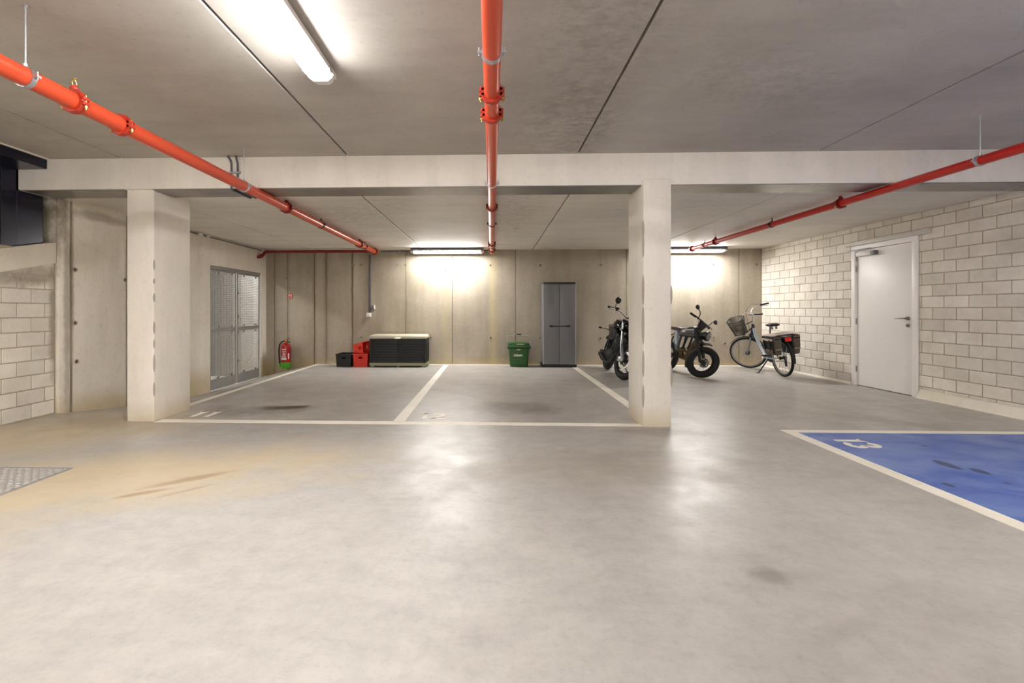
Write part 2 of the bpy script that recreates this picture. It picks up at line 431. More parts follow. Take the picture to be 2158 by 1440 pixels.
def link(name, data, parent=None, loc=None, rot=None):
    o = bpy.data.objects.new(name, data); COL.objects.link(o)
    if parent is not None: o.parent = parent
    if loc is not None: o.location = loc
    if rot is not None: o.rotation_euler = rot
    return o
def tag(o, label=None, cat=None, group=None, kind=None):
    if label: o['label'] = label
    if cat: o['category'] = cat
    if group: o['group'] = group
    if kind: o['kind'] = kind
    return o
def thing(name, label, cat, loc=(0, 0, 0), rot=(0, 0, 0), group=None, kind=None):
    o = link(name, None, None, loc, rot); o.empty_display_size = 0.1
    return tag(o, label, cat, group, kind)
def part(o, label): o['label'] = label; return o
def struct(o, label): return tag(o, label, None, None, 'structure')
def textmesh(txt, size, mat, extrude=0.001, offset=0.0, shear=0.0, name='lettering', spacing=1.0):
    cu = bpy.data.curves.new(name, 'FONT'); cu.body = txt; cu.size = size; cu.extrude = extrude; cu.offset = offset
    cu.align_x = 'CENTER'; cu.align_y = 'CENTER'; cu.shear = shear; cu.resolution_u = 3; cu.space_character = spacing
    ob = bpy.data.objects.new(name, cu); COL.objects.link(ob)
    bpy.context.view_layer.update()
    me = bpy.data.meshes.new_from_object(ob.evaluated_get(bpy.context.evaluated_depsgraph_get()))
    bpy.data.objects.remove(ob); bpy.data.curves.remove(cu)
    me.name = name; me.materials.clear(); me.materials.append(M[mat])
    return me

# ================================================================== STRUCTURE
# ---- floor: flat slab, with a strip along the left wall that ramps down to the wire gate
def drop(y):
    if y < 5.0: return 0.0
    if y < 7.3: return 0.32 * (y - 5.0) / 2.3
    return 0.32 - 0.05 * min(1.0, (y - 7.3) / 0.7)
XE = -3.74
ys = [YF, 0.0, 2.5, 4.0, 5.0, 5.5, 6.0, 6.5, 7.0, 7.3, 7.6, 8.0, 8.5, 9.0, 9.5, YB + 0.15]
vs = []; fs = []
xs = [XL - 0.05, XE, XR + 0.1]
for y in ys:
    for x in xs: vs.append((x, y, -drop(y) if x < XE - 0.01 else 0.0))
for i in range(len(ys) - 1):
    for j in range(2): fs.append((i * 3 + j, i * 3 + j + 1, (i + 1) * 3 + j + 1, (i + 1) * 3 + j))
m = MB().add(vs, fs); nb = len(m.v)
m.box(XL - 0.2, XR + 0.2, YF - 0.2, YB + 0.25, -0.75, -0.6)
floor = m.build('floor', 'floor', smooth=0); struct(floor, 'polished grey concrete garage floor with stains')

def fline(name, pts, label, z=0.0015, mat='paint'):
    m = MB(); n = len(pts)
    m.add([(x, y, 0.0) for x, y in pts] + [(x, y, z) for x, y in pts],
          [tuple(range(n - 1, -1, -1)), tuple(range(n, 2 * n))] + [(i, (i + 1) % n, n + (i + 1) % n, n + i) for i in range(n)])
    o = m.build(name, mat, floor, smooth=0); return part(o, label)
fline('bay_line', [(-3.47, 4.665), (1.50, 4.645), (1.50, 4.755), (-3.47, 4.795)], 'cream line along the front of bays eleven and twelve')
fline('bay_line', [(-3.72, 5.2), (-3.62, 5.2), (-3.66, 9.74), (-3.74, 9.74)], 'cream line along the left edge of bay eleven')
fline('bay_line', [(-1.02, 4.79), (-0.90, 4.79), (-0.91, 9.74), (-1.015, 9.74)], 'cream line between bays eleven and twelve')
fline('bay_line', [(1.60, 5.13), (1.72, 5.13), (1.72, 9.74), (1.61, 9.74)], 'cream line along the right edge of bay twelve')
fline('bay_line', [(-3.74, 9.74), (5.5, 9.74), (5.5, 9.84), (-3.74, 9.84)], 'cream line along the foot of the back wall')
fline('blue_bay', [(2.86, -0.5), (5.55, -0.5), (5.55, 4.46), (2.86, 4.46)], 'blue painted parking bay thirteen with dark blots', 0.0010, 'blue_paint')
fline('bay_line', [(2.76, 4.46), (5.55, 4.46), (5.55, 4.555), (2.76, 4.555)], 'cream line at the far end of the blue bay')
fline('bay_line', [(2.76, -0.5), (2.87, -0.5), (2.87, 4.46), (2.76, 4.46)], 'cream line along the left edge of the blue bay')
def arc2(cx, cy, rx, ry, a0, a1, n=12): return [(cx + rx * math.cos(R(a0 + (a1 - a0) * i / n)), cy + ry * math.sin(R(a0 + (a1 - a0) * i / n))) for i in range(n + 1)]
DIGIT = {'1': [[(-.035, .085), (.012, .13), (.012, -.135)]],
         '2': [arc2(0, .055, .058, .055, 170, -25, 12) + [(-.055, -.108)], [(-.078, -.112), (.085, -.112)]],
         '3': [arc2(-.005, .062, .055, .05, 160, -80, 10), arc2(-.005, -.058, .065, .056, 80, -160, 10)]}
def ribbon(m, pts, wd, z0, z1):
    n = len(pts); L_, R_ = [], []
    for i in range(n):
        p, q = Vector(pts[max(i - 1, 0)]), Vector(pts[min(i + 1, n - 1)])
        d = (q - p).normalized(); nn = Vector((-d.y, d.x)) * wd / 2; c = Vector(pts[i])
        L_.append(c + nn); R_.append(c - nn)
    o = len(m.v)
    for z in (z0, z1):
        for i in range(n): m.v += [(L_[i].x, L_[i].y, z), (R_[i].x, R_[i].y, z)]
    k = 2 * n
    for i in range(n - 1):
        a, b, c, d = o + 2 * i, o + 2 * i + 1, o + 2 * i + 3, o + 2 * i + 2
        m.f += [(a, b, c, d), (a + k, d + k, c + k, b + k), (a, d, d + k, a + k), (b, b + k, c + k, c)]
    e = o + 2 * (n - 1); m.f += [(o, o + k, o + 1 + k, o + 1), (e, e + 1, e + 1 + k, e + k)]
for txt, loc, rz in (('11', (-3.17, 5.05, 0.0), 0), ('12', (-0.655, 5.02, 0.0), 0), ('13', (3.155, 4.13, 0.0), -90)):
    m = MB()
    for ch, dx in zip(txt, (-.075, .075)):
        for st_ in DIGIT[ch]: ribbon(m, [(x + dx, y) for x, y in st_], .052, 0.0008, 0.0030)
    o = m.build('bay_number', 'paint', floor, loc, smooth=0); o.rotation_euler = (0, 0, R(rz))
    part(o, 'painted bay number ' + txt)

# ---- ceiling: precast panels with open joints between them
seams = [-6.2, -3.80, -1.46, 0.86, 3.20, 5.75]
back = MB().box(XL - 0.3, XR + 0.3, YF - 0.2, YB + 0.3, 2.85, 2.95)
ceiling = back.build('ceiling', 'dark_gap', smooth=0); struct(ceiling, 'raw concrete panel ceiling with long joints')
for i in range(len(seams) - 1):
    x0, x1 = max(seams[i], XL - 0.3) + 0.008, seams[i + 1] - 0.008
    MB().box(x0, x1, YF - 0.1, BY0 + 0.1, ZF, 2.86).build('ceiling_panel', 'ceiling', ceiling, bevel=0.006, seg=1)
    MB().box(x0, x1, BY1 - 0.1, YB + 0.2, ZC, 2.86).build('ceiling_panel', 'ceiling_bay_lit', ceiling, bevel=0.006, seg=1)

# ---- beam and pillars
beam = MB().box(XL - 0.05, XR + 0.1, BY0, BY1, BZ, 2.80).build('concrete_beam', 'beam', bevel=0.006)
struct(beam, 'long pale concrete beam across the garage below the ceiling')
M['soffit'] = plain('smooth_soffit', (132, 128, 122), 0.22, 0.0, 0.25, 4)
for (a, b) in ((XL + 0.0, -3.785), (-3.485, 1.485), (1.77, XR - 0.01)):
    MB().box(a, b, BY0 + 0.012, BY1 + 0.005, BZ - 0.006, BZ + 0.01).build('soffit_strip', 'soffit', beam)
pl = MB().box(-3.78, -3.49, 4.70, 5.28, -0.12, BZ + 0.05).build('concrete_pillar', 'pillar', bevel=0.012)
struct(pl, 'pale concrete pillar beside bay number eleven')
pr = MB().box(1.49, 1.765, 4.63, 5.13, -0.01, BZ + 0.05).build('concrete_pillar', 'pillar', bevel=0.012)
struct(pr, 'pale concrete pillar in front of the motorcycle')
M['chip'] = concrete('chip_stain', (186, 178, 166), (164, 155, 142))
M['plug'] = concrete('tie_plug', (176, 166, 150), (150, 140, 124))
M['ridge'] = concrete('ridge_stain', (168, 158, 142), (128, 118, 102), big=3.0)
def chips(par, x, y, zs):
    for (z, hh) in zs:
        m = MB().ell((x, y, z), (0.013 + hh * 0.04, 0.006, hh), 8, 6)
        m.build('edge_chip', 'chip', par)
chips(pl, -3.495, 4.705, ((1.62, .06), (1.28, .05), (.97, .07), (.80, .05), (.60, .10), (.33, .08), (1.45, .03)))
chips(pr, 1.495, 4.635, ((1.95, .09), (1.78, .12), (1.35, .16), (1.0, .2), (.62, .14), (.3, .12)))
chips(pr, 1.760, 4.635, ((1.3, .1), (.5, .12)))

# ---- back wall with formwork panels
wb = MB().box(XL - 3.0, XR + 0.3, YB + 0.03, YB + 0.3, -0.7, 2.9).build('wall_back', 'dark_gap', smooth=0)
struct(wb, 'raw concrete back wall with vertical formwork seams')
bs = [-5.4, -4.667, -4.378, -3.798, -3.547, -2.983, -1.834, -0.838, 0.499, 2.820, 5.144, 5.9]
for i in range(len(bs) - 1):
    g = 0.0035
    dy = random.uniform(-0.003, 0.003)
    MB().box(bs[i] + g, bs[i + 1] - g, YB + dy, YB + 0.06, -0.6, 2.6).build('wall_panel', 'backwall', wb, bevel=0.003, seg=1)
hole = MB().lathe([(0.0005, 0.0), (0.012, 0.0), (0.02, 0.008), (0.026, 0.008), (0.028, 0.0)], (0, 0, 0), (0, -1, 0), 10).build('tie_hole', M['plug'], mesh_only=True)
for (x, z) in ((-4.67, 1.85), (-4.40, 1.835), (-3.815, 1.83), (-2.96, 2.11), (-2.79, 2.12), (-2.02, 2.12), (-1.85, 2.107), (-2.98, .58), (-2.79, .565), (-1.30, 2.105), (-.97, 1.985), (-.026, 2.10), (1.02, 2.10), (2.29, 2.10), (-1.30, .562), (-.026, .565), (1.012, .566), (2.28, .558), (4.62, 2.10), (5.5, 2.10), (4.62, .58), (4.85, .45), (3.7, .56)):
    link('tie_hole', hole, wb, (x, YB - 0.003, z))

# ---- left wall: concrete with the gate opening, block infill and ramp slab in front
wl = MB()
wl.box(XL - 0.2, XL, 5.03, 6.33, -0.6, 2.6); wl.box(XL - 0.2, XL, 6.34, GY0, -0.6, 2.6)
wl.box(XL - 0.2, XL, GY0, GY1, GZ1, 2.6); wl.box(XL - 0.2, XL, GY1, YB + 0.1, -0.6, 2.6)
wl.box(XL - 0.2, XL, GY0, GY1, -0.7, GZ0)
wall_left = wl.build('wall_left', 'wall', bevel=0.004, seg=1); struct(wall_left, 'stained concrete left wall around the wire gate')
for y in (5.20, 6.02, 6.11):
    MB().box(XL - 0.002, XL + 0.010, y, y + 0.022, -0.3, 2.40).build('formwork_ridge', M['ridge'], wall_left, bevel=0.004, seg=1)
MB().box(XL, XL + 0.025, 5.03, 5.17, -0.1, 2.40).build('corner_pier', 'wall', wall_left, bevel=0.01)
for (y, z) in ((5.26, 1.62), (6.0, 1.55), (6.16, 1.53), (5.28, .55), (6.16, .55), (5.26, 1.0)):
    link('tie_hole', hole, wall_left, (XL + 0.003, y, z), (0, 0, R(90)))
# block infill below the ramp slab
wlb = MB().box(XL - 0.2, XL - 0.008, 0.2, 5.03, -0.05, 1.8).build('wall_left', 'mortar', smooth=0)
struct(wlb, 'pale block wall under the sloping ramp slab')
wlf = MB().box(XL - 0.6, XL - 0.02, YF, 0.2, -0.05, 2.8).build('wall_left', 'rear_wall', smooth=0)
struct(wlf, 'plain concrete side wall beside the driving lane')
_bc = {}
def block_mesh(l, h, axis):
    key = (round(l, 3), round(h, 3), axis)
    if key not in _bc:
        m = MB()
        m.box(-0.02, 0.006, -l / 2, l / 2, -h / 2, h / 2)
        if axis < 0: m.v = [(-v[0], v[1], v[2]) for v in m.v]
        _bc[key] = m.build('block', 'block', bevel=0.005, seg=1, mesh_only=True)
    return _bc[key]
def top_slab(y): return 1.767 + 0.25 * (y - 4.465)
for r in range(12):
    z0 = 0.012 + r * 0.152
    y = 5.02 - (0.0 if r % 2 else 0.0)
    first = 0.11 if r % 2 else 0.26
    cur = 5.015; l = first
    while cur > 3.0:
        a = cur - l
        zc = z0 + 0.071
        if zc - 0.07 < top_slab((a + cur) / 2) - 0.245:
            link('block', block_mesh(l - 0.009, 0.142, 1), wlb, (XL - 0.008 + random.uniform(-.001, .002), (a + cur) / 2, zc))
        cur = a; l = 0.30
slab = MB()
y0, y1 = 0.3, 5.03
slab.hexa([(XL - 0.5, y0, top_slab(y0) - .245), (XL - 0.5, y0, top_slab(y0)), (XL - 0.5, y1, top_slab(y1) - .235), (XL - 0.5, y1, top_slab(y1)),
           (XL + 0.006, y0, top_slab(y0) - .245), (XL + 0.006, y0, top_slab(y0)), (XL + 0.006, y1, top_slab(y1) - .235), (XL + 0.006, y1, top_slab(y1))])
o = slab.build('ramp_slab', 'slab', bevel=0.006); struct(o, 'sloping concrete ramp slab edge above the block wall')

# navy steel doorway above the ramp
nv = thing('navy_doorway', 'glossy navy steel door surround above the ramp slab', 'doorway', (XL - 0.06, 4.9, 1.87))
def nbox(name, mat, x0, x1, y0, y1, z0, z1, bev=0.004):
    m = MB().box(x0, x1, y0, y1, z0, z1); m.v = [(v[0] - XL + 0.06, v[1] - 4.9, v[2] - 1.87) for v in m.v]
    return m.build(name, mat, nv, bevel=bev, seg=1)
m = MB()
for (a, b, zt) in ((4.50, 4.655, 2.62), (4.655, 4.94, 2.392)):
    m.hexa([(-.04, a - 4.9, top_slab(a) - 1.87), (-.04, a - 4.9, zt - 1.87), (-.04, b - 4.9, top_slab(b) - 1.87), (-.04, b - 4.9, zt - 1.87),
            (0.0, a - 4.9, top_slab(a) - 1.87), (0.0, a - 4.9, zt - 1.87), (0.0, b - 4.9, top_slab(b) - 1.87), (0.0, b - 4.9, zt - 1.87)])
m.build('side_panel', 'navy', nv, bevel=0.002, seg=1)
nbox('lintel', 'navy', XL - 0.10, -4.585, 0.3, 4.655, 2.605, 2.70)
nbox('door_leaf', 'navy', XL - 0.16, XL - 0.13, 2.6, 4.46, 1.5, 2.62)
nbox('guide_rail', 'navy_rail', XL - 0.13, XL - 0.07, 4.455, 4.485, 1.78, 2.60)
nbox('guide_strip', 'chrome', XL - 0.07, XL - 0.062, 4.462, 4.470, 1.80, 2.55, 0)
for z in (2.35, 1.92): nbox('hinge', 'black', XL - 0.12, XL - 0.055, 4.44, 4.49, z, z + 0.05)
tr = MB().box(XL - 0.1, -4.56, 0.3, 4.655, 2.70, 2.715).build('trim_1', 'beam'); struct(tr, 'thin pale strip between navy lintel and ceiling')
# ramp side beyond the doorway
o = MB().box(XL - 1.6, XL - 1.5, 0.2, 5.2, 0.0, 2.9).build('wall_ramp', 'wall', smooth=0); struct(o, 'far side wall of the ramp')

# ---- right wall: block by block
wr = MB(); DY0, DY1, DZ = 6.29, 7.41, 2.14
wr.box(XR + 0.008, XR + 0.25, YF, DY0, -0.05, 2.8); wr.box(XR + 0.008, XR + 0.25, DY1, YB + 0.1, -0.05, 2.8)
wr.box(XR + 0.008, XR + 0.25, DY0, DY1, DZ, 2.8); wr.box(XR + 0.10, XR + 0.25, DY0, DY1, -0.05, DZ)
wall_right = wr.build('wall_right', 'mortar', smooth=0); struct(wall_right, 'pale concrete block wall with the white door')
CH, BL = 0.1466, 0.30
far = MB()
for r in range(17):
    z0 = 0.012 + r * CH; h = CH - 0.010
    if z0 + h > ZC: h = ZC - z0
    if h < 0.02: continue
    y = YB - 0.005; l = 0.15 if r % 2 else 0.30
    ystop = 2.0
    while y > ystop:
        a, b = y - l, y
        segs = [(a, b)]
        if z0 + h * 0.5 < DZ + 0.0:
            segs = []
            if b > DY1 + 0.01: segs.append((max(a, DY1 + 0.004), b))
            if a < DY0 - 0.01: segs.append((a, min(b, DY0 - 0.004)))
        for (p, q) in segs:
            if q - p < 0.03: continue
            ln = q - p - 0.010
            if (p + q) / 2 > 4.25:
                link('block', block_mesh(ln, h, -1), wall_right, (XR + 0.008 + random.uniform(-.002, .002), (p + q) / 2, z0 + h / 2))
            else:
                far.box(XR + 0.001, XR + 0.03, p + .005, q - .005, z0, z0 + h)
        y = a; l = BL
o = far.build('block_run', 'block', wall_right, smooth=0); o['kind'] = 'stuff'
base = MB().prism([(XR + 0.01, 0.0), (XR - 0.045, 0.0), (XR - 0.03, 0.02), (XR + 0.005, 0.12), (XR + 0.01, 0.12)], 2.0, DY0 - .01).build('splash_fillet', 'slab', wall_right)
MB().prism([(XR + 0.01, 0.0), (XR - 0.03, 0.0), (XR - 0.02, 0.01), (XR + 0.0, 0.03), (XR + 0.01, 0.03)], DY1 + .01, YB).build('splash_fillet', 'slab', wall_right)

# wall behind the camera
o = MB().box(XL - 0.7, XR + 0.3, YF - 0.2, YF, -0.1, 2.9).build('wall_front', 'rear_wall', smooth=0); struct(o, 'plain concrete wall behind the viewer')

# ---- white door in the right wall
dr = thing('door_1', None, None, (XR, (DY0 + DY1) / 2, 0)); struct(dr, 'white door with lever handle in the block wall')
ym = (DY0 + DY1) / 2
def dbox(name, mat, x0, x1, y0, y1, z0, z1, par=dr, bev=0.003):
    m = MB().box(x0, x1, y0 - ym, y1 - ym, z0, z1); return m.build(name, mat, par, bevel=bev)
fw = 0.075
m = MB(); hw = (DY1 - DY0) / 2
for (a, b, z0, z1) in ((-hw, -hw + fw, 0, DZ - fw), (hw - fw, hw, 0, DZ - fw), (-hw, hw, DZ - fw, DZ)): m.box(-0.018, 0.09, a, b, z0, z1)
m.build('door_frame', 'white', dr, bevel=0.003)
leaf = dbox('door_leaf', 'white', 0.012, 0.055, DY0 + fw + 0.004, DY1 - fw - 0.004, 0.008, DZ - fw - 0.004)
yl = DY0 + fw + 0.085 - ym
hd = MB().cyl((0.012, yl, 1.04), (-0.004, yl, 1.04), 0.026).build('handle_rose', 'steel', leaf)
MB().tube([(-0.0, yl, 1.04), (-0.045, yl, 1.04), (-0.05, yl + 0.02, 1.04), (-0.05, yl + 0.135, 1.04)], 0.009, 8).build('lever_handle', 'steel', leaf)
MB().lathe([(0.026, 0), (0.026, 0.012), (0.012, 0.014), (0.012, 0.022)], (0.012, yl, 0.945), (-1, 0, 0), 16).build('lock_cylinder', 'steel', leaf)
MB().box(0.004, 0.013, DY0 + fw - ym, DY0 + fw + 0.012 - ym, 0.88, 1.16).build('lock_plate', 'steel', leaf)
for z in (0.25, 0.98, 1.78, 1.95):
    MB().cyl((0.006, hw - fw, z - 0.045), (0.006, hw - fw, z + 0.045), 0.010, n=8).build('hinge', 'steel', dr)
cl = MB().box(-0.05, 0.012, hw - fw - 0.33, hw - fw - 0.06, 1.965, 2.025).build('door_closer', 'whiteplastic', leaf, bevel=0.006)
MB().box(-0.05, 0.012, hw - fw - 0.40, hw - fw - 0.335, 1.965, 2.025).build('closer_cap', 'greyplastic', leaf, bevel=0.006)
m = MB().bar((-0.03, hw - fw - 0.22, 2.035), (-0.10, hw - 0.02, 2.065), 0.018, 0.008); m.bar((-0.10, hw - 0.02, 2.065), (-0.02, hw - .38, 2.075), 0.018, 0.008)
m.build('closer_arm', 'zinc', dr)
hl = MB().box(-0.05, 0.0, 6.10 - ym, 7.50 - ym, 2.135, 2.20).build('door_header', 'header', dr, bevel=0.004)
part(hl, 'pale metal profile over the door')

# ---- wire gate in the left wall
gt = thing('wire_gate', 'grey galvanised double gate of square grating in the left wall', 'gate', (XL - 0.06, GY0, GZ0))
gw, gh = GY1 - GY0, GZ1 - GZ0
def gbox(name, mat, x0, x1, y0, y1, z0, z1): return MB().box(x0, x1, y0, y1, z0, z1).build(name, mat, gt, bevel=0.002, seg=1)
gbox('gate_post', 'white', -0.04, 0.035, gw - 0.045, gw - 0.002, 0.0, gh - 0.004)
gbox('gate_post', 'galv_matt', -0.04, 0.035, 0.002, 0.04, 0.0, gh - 0.004)
gbox('gate_head', 'galv_matt', -0.04, 0.04, 0.042, gw - 0.047, gh - 0.055, gh - 0.004)
gbox('gate_sill', 'white', -0.02, 0.045, 0.042, gw - 0.047, 0.0, 0.02)
ymid = gw * 0.49; zmid = gh * 0.485; ztop = gh - 0.06
panes = [(0.045, ymid - 0.018), (ymid + 0.018, gw - 0.05)]
for (a, b) in panes:
    lf = gbox('gate_leaf_frame', 'galv_matt', -0.012, 0.022, a, a + 0.03, 0.025, ztop)
    for (y0, y1, z0, z1) in ((b - 0.03, b, 0.025, ztop), (a + .03, b - .03, 0.025, 0.20), (a + .03, b - .03, zmid - .035, zmid + .035), (a + .03, b - .03, ztop - .025, ztop)):
        gbox('gate_rail', 'galv_matt', -0.012, 0.022, y0, y1, z0, z1)
    for (z0, z1) in ((0.19, zmid - .02), (zmid + .02, ztop - .015)):
        m = MB(); n = int((b - a - .05) / 0.034); k = int((z1 - z0) / 0.034)
        for i in range(n + 1):
            y = a + .025 + (b - a - .05) * i / n; m.box(-0.009, 0.005, y - .0016, y + .0016, z0, z1)
        for i in range(k + 1):
            z = z0 + (z1 - z0) * i / k; m.box(-0.004, 0.0055, a + .02, b - .02, z - .0013, z + .0013)
        o = m.build('grating', 'grate', gt, smooth=0); o['kind'] = 'stuff'
    for z in (0.22, zmid - .06, zmid + .06, ztop - .05):
        for y in (a + .25, b - .15): gbox('mesh_clip', 'steel', 0.006, 0.028, y - .018, y + .018, z - .018, z + .018)
for z in (0.45, 1.0, 1.3, 1.75): gbox('mesh_clip', 'steel', 0.006, 0.03, ymid + .03, ymid + .07, z - .02, z + .02)
# room behind the gate
m = MB(); m.box(XL - 3.0, XL - 2.8, 6.2, 10.2, -0.6, 2.6); m.box(XL - 3.0, XL - 0.2, 6.2, 6.4, -0.6, 2.6)
o = m.build('wall_store', 'wall', smooth=0); struct(o, 'concrete walls of the store behind the gate')
o = MB().box(XL - 3.0, XL - 0.02, 6.2, 10.2, -0.5, GZ0 - 0.005).build('floor_store', 'slab', smooth=0); struct(o, 'concrete floor of the store behind the gate')

# ================================================================== LIGHTS
def batten(loc, rz, label, mat, length=1.5, group='fluorescent lights', shield=False):
    # long axis along local y; origin at ceiling contact
    t = thing('ceiling_light', label, 'light', loc, (0, 0, rz), group)
    L2 = length / 2
    body = MB().prism([(-0.055, 0.0), (0.055, 0.0), (0.082, -0.03), (0.082, -0.062), (-0.082, -0.062), (-0.082, -0.03)], -L2, L2, 'y')
    body.build('light_housing', 'greyplastic' if shield else 'whiteplastic', t, bevel=0.003)
    if shield: MB().box(0.0785, 0.0835, -L2 + 0.03, L2 - 0.03, -0.107, -0.03).build('light_shield_lip', 'greyplastic', t)  # lip added to cut the tube light falling on the back wall
    prof = [(-0.077, -0.062), (0.077, -0.062), (0.074, -0.078), (0.045, -0.100), (-0.045, -0.100), (-0.074, -0.078)]
    MB().prism(prof, -L2 + 0.06, L2 - 0.06, 'y').build('diffuser', mat, t, smooth=30)
    for s in (-1, 1):
        rings = []
        for (yy, k) in ((L2 - 0.06, 1.0), (L2 - 0.02, 0.96), (L2 + 0.005, 0.8)):
            rings.append([(x * k, s * yy, -0.062 + (z + 0.062) * k) for x, z in prof])
        MB().loft(rings).build('end_cap', 'whiteplastic', t)
        for x in (-1, 1):
            MB().box(x * 0.080 - 0.006, x * 0.080 + 0.006, s * (L2 - 0.12) - 0.02, s * (L2 - 0.12) + 0.02, -0.075, -0.04).build('clip', 'zinc', t)
    return t
batten((-1.09, 2.24, ZF), 0, 'white fluorescent light on the lane ceiling, nearest and largest', 'tube_front')
batten((-0.92, 9.56, ZC), R(90), 'fluorescent light at the back wall above the storage chest', 'tube_back', shield=True)
batten((3.98, 9.56, ZC), R(90), 'fluorescent light at the back wall above the moped', 'tube_back', shield=True)
for bx_, by_, lb in ((-3.4, 0.2, 'added fluorescent fill light out of view nearest the ramp wall'), (-0.2, -1.6, 'added fluorescent fill light behind the viewer in the middle'), (4.3, 0.9, 'added fluorescent fill light out of view over the blue bay'),
                     (-3.3, -4.6, 'added fluorescent fill light at the far rear nearest the ramp wall'), (-0.2, -4.6, 'added fluorescent fill light at the far rear in the middle'), (3.4, -4.6, 'added fluorescent fill light at the far rear by the block wall')):
    batten((bx_, by_, ZF), R(90) if by_ < 0 else 0, lb, 'tube_rear_fill')  # unseen battens, added to brighten the beam, walls and floor
batten((XL - 1.3, 8.5, 2.55), 0, 'fluorescent light in the store behind the wire gate', 'tube_gate', 1.2)

# ================================================================== PIPES
def coupling(par, y, r, mat='coupling', wd=0.045, head=False):
    # grooved coupling around a pipe that runs along local y through x=z=0
    c = MB().lathe([(r - .002, -wd / 2), (r + .016, -wd / 2), (r + .020, -wd / 4), (r + .020, wd / 4), (r + .016, wd / 2), (r - .002, wd / 2)], (0, y, 0), (0, 1, 0), 24).build('coupling', mat, par)
    for s in (-1, 1):
        m = MB().box(s * (r + .012) - .014, s * (r + .012) + .014, y - wd / 2, y + wd / 2, 0.004, 0.024)
        m.box(s * (r + .012) - .014, s * (r + .012) + .014, y - wd / 2, y + wd / 2, -0.024, -0.004)
        m.build('coupling_ear', mat, c, bevel=0.003)
        MB().cyl((s * (r + .018), y, -.05), (s * (r + .018), y, .034), .005, n=8).build('bolt', 'brass', c)
        MB().cyl((s * (r + .018), y, -.040), (s * (r + .018), y, -.026), .010, n=6).build('nut', 'brass', c)
    if head:
        MB().lathe([(.022, r - .004), (.022, r + .030), (.014, r + .032), (.012, r + .045)], (0, y, 0), (0, 0, 1), 12).build('outlet', mat, c)
        m = MB()
        for s in (-1, 1): m.tube([(0, y + s * .010, r + .04), (0, y + s * .014, r + .06), (0, y + s * .003, r + .08)], .003, 6)
        m.cyl((0, y, r + .08), (0, y, r + .083), .014, n=12)
        m.build('sprinkler_head', 'brass', c)
    return c
def clamp(par, y, r, ztop, mat='zinc'):
    c = MB().lathe([(r, -.013), (r + .006, -.013), (r + .006, .013), (r, .013)], (0, y, 0), (0, 1, 0), 28, closed=True).build('pipe_clamp', mat, par)
    for s in (-1, 1):
        MB().box(s * (r + .014) - .011, s * (r + .014) + .011, y - .012, y + .012, -.006, .006).build('clamp_ear', mat, c)
        MB().cyl((s * (r + .016), y, -.014), (s * (r + .016), y, .026), .004, n=6).build('bolt', mat, c)
    if ztop - r > 0.03:
        MB().cyl((0, y, r), (0, y, ztop), .005, n=8).build('hanger_rod', mat, c)
        MB().cyl((0, y, r), (0, y, r + .02), .010, n=6).build('nut', mat, c)
        MB().cyl((0, y, ztop - .004), (0, y, ztop), .014, n=10).build('anchor', mat, c)
ZP = 2.345
def pipe(x, y0, y1, r, label, mat, coups, clamps, black):
    t = thing('sprinkler_pipe', label, 'pipe', (x, 0, ZP), group='sprinkler pipes')
    MB().tube([(0, y0, 0), (0, y1, 0)], r, 28).build('pipe', mat, t)
    for (y, h) in coups: coupling(t, y, r, 'dark_red_pipe' if y > 5.2 else 'coupling', head=h)
    for y in clamps: clamp(t, y, r, (ZF if y < BY0 else ZC) - ZP, 'zinc' if y < 5 else 'blackmatt')
    return t
tl = pipe(-2.39, -6.0, 9.42, 0.049, 'orange-red sprinkler pipe on the left with branch along the back wall', 'orange_pipe', [(2.59, True), (2.93, False), (5.34, True), (8.33, True), (9.40, False)], [2.31, 4.41, 6.43, 8.64], 0)
pipe(0.0, -6.0, 9.62, 0.043, 'orange-red sprinkler pipe running overhead through the middle', 'orange_pipe', [(2.56, False), (2.83, False), (5.37, False), (8.32, False), (9.2, False)], [2.16, 4.38, 6.43, 8.70], 0)
pipe(3.90, -6.0, 9.2, 0.038, 'bright red sprinkler pipe on the right before the block wall', 'red_pipe', [(5.33, True), (8.24, True), (9.18, False)], [3.84, 6.6, 8.65], 0)
# branch of the left pipe along the back wall, ending in a swan neck
bz = 2.375 - ZP
m = MB().tube([(0.0, 9.36, 0.0), (0.0, 9.55, 0.01), (-0.06, 9.60, bz), (-2.30, 9.60, bz)], .029, 14); m.build('branch_pipe', 'dark_red_pipe', tl)
MB().tube([(-2.30, 9.60, bz), (-2.36, 9.60, bz - .01), (-2.38, 9.56, bz - .07), (-2.40, 9.52, bz - .11), (-2.45, 9.50, bz - .12), (-2.47, 9.46, bz - .12)], .032, 12).build('swan_neck', 'dark_red_pipe', tl)
for xx in (-2.30, -2.385, -2.42): MB().torus((xx, 9.60 if xx > -2.35 else 9.53, bz if xx > -2.35 else bz - .09), (1, .3, .3), .034, .01, 16, 8).build('coupling', 'dark_red_pipe', tl)

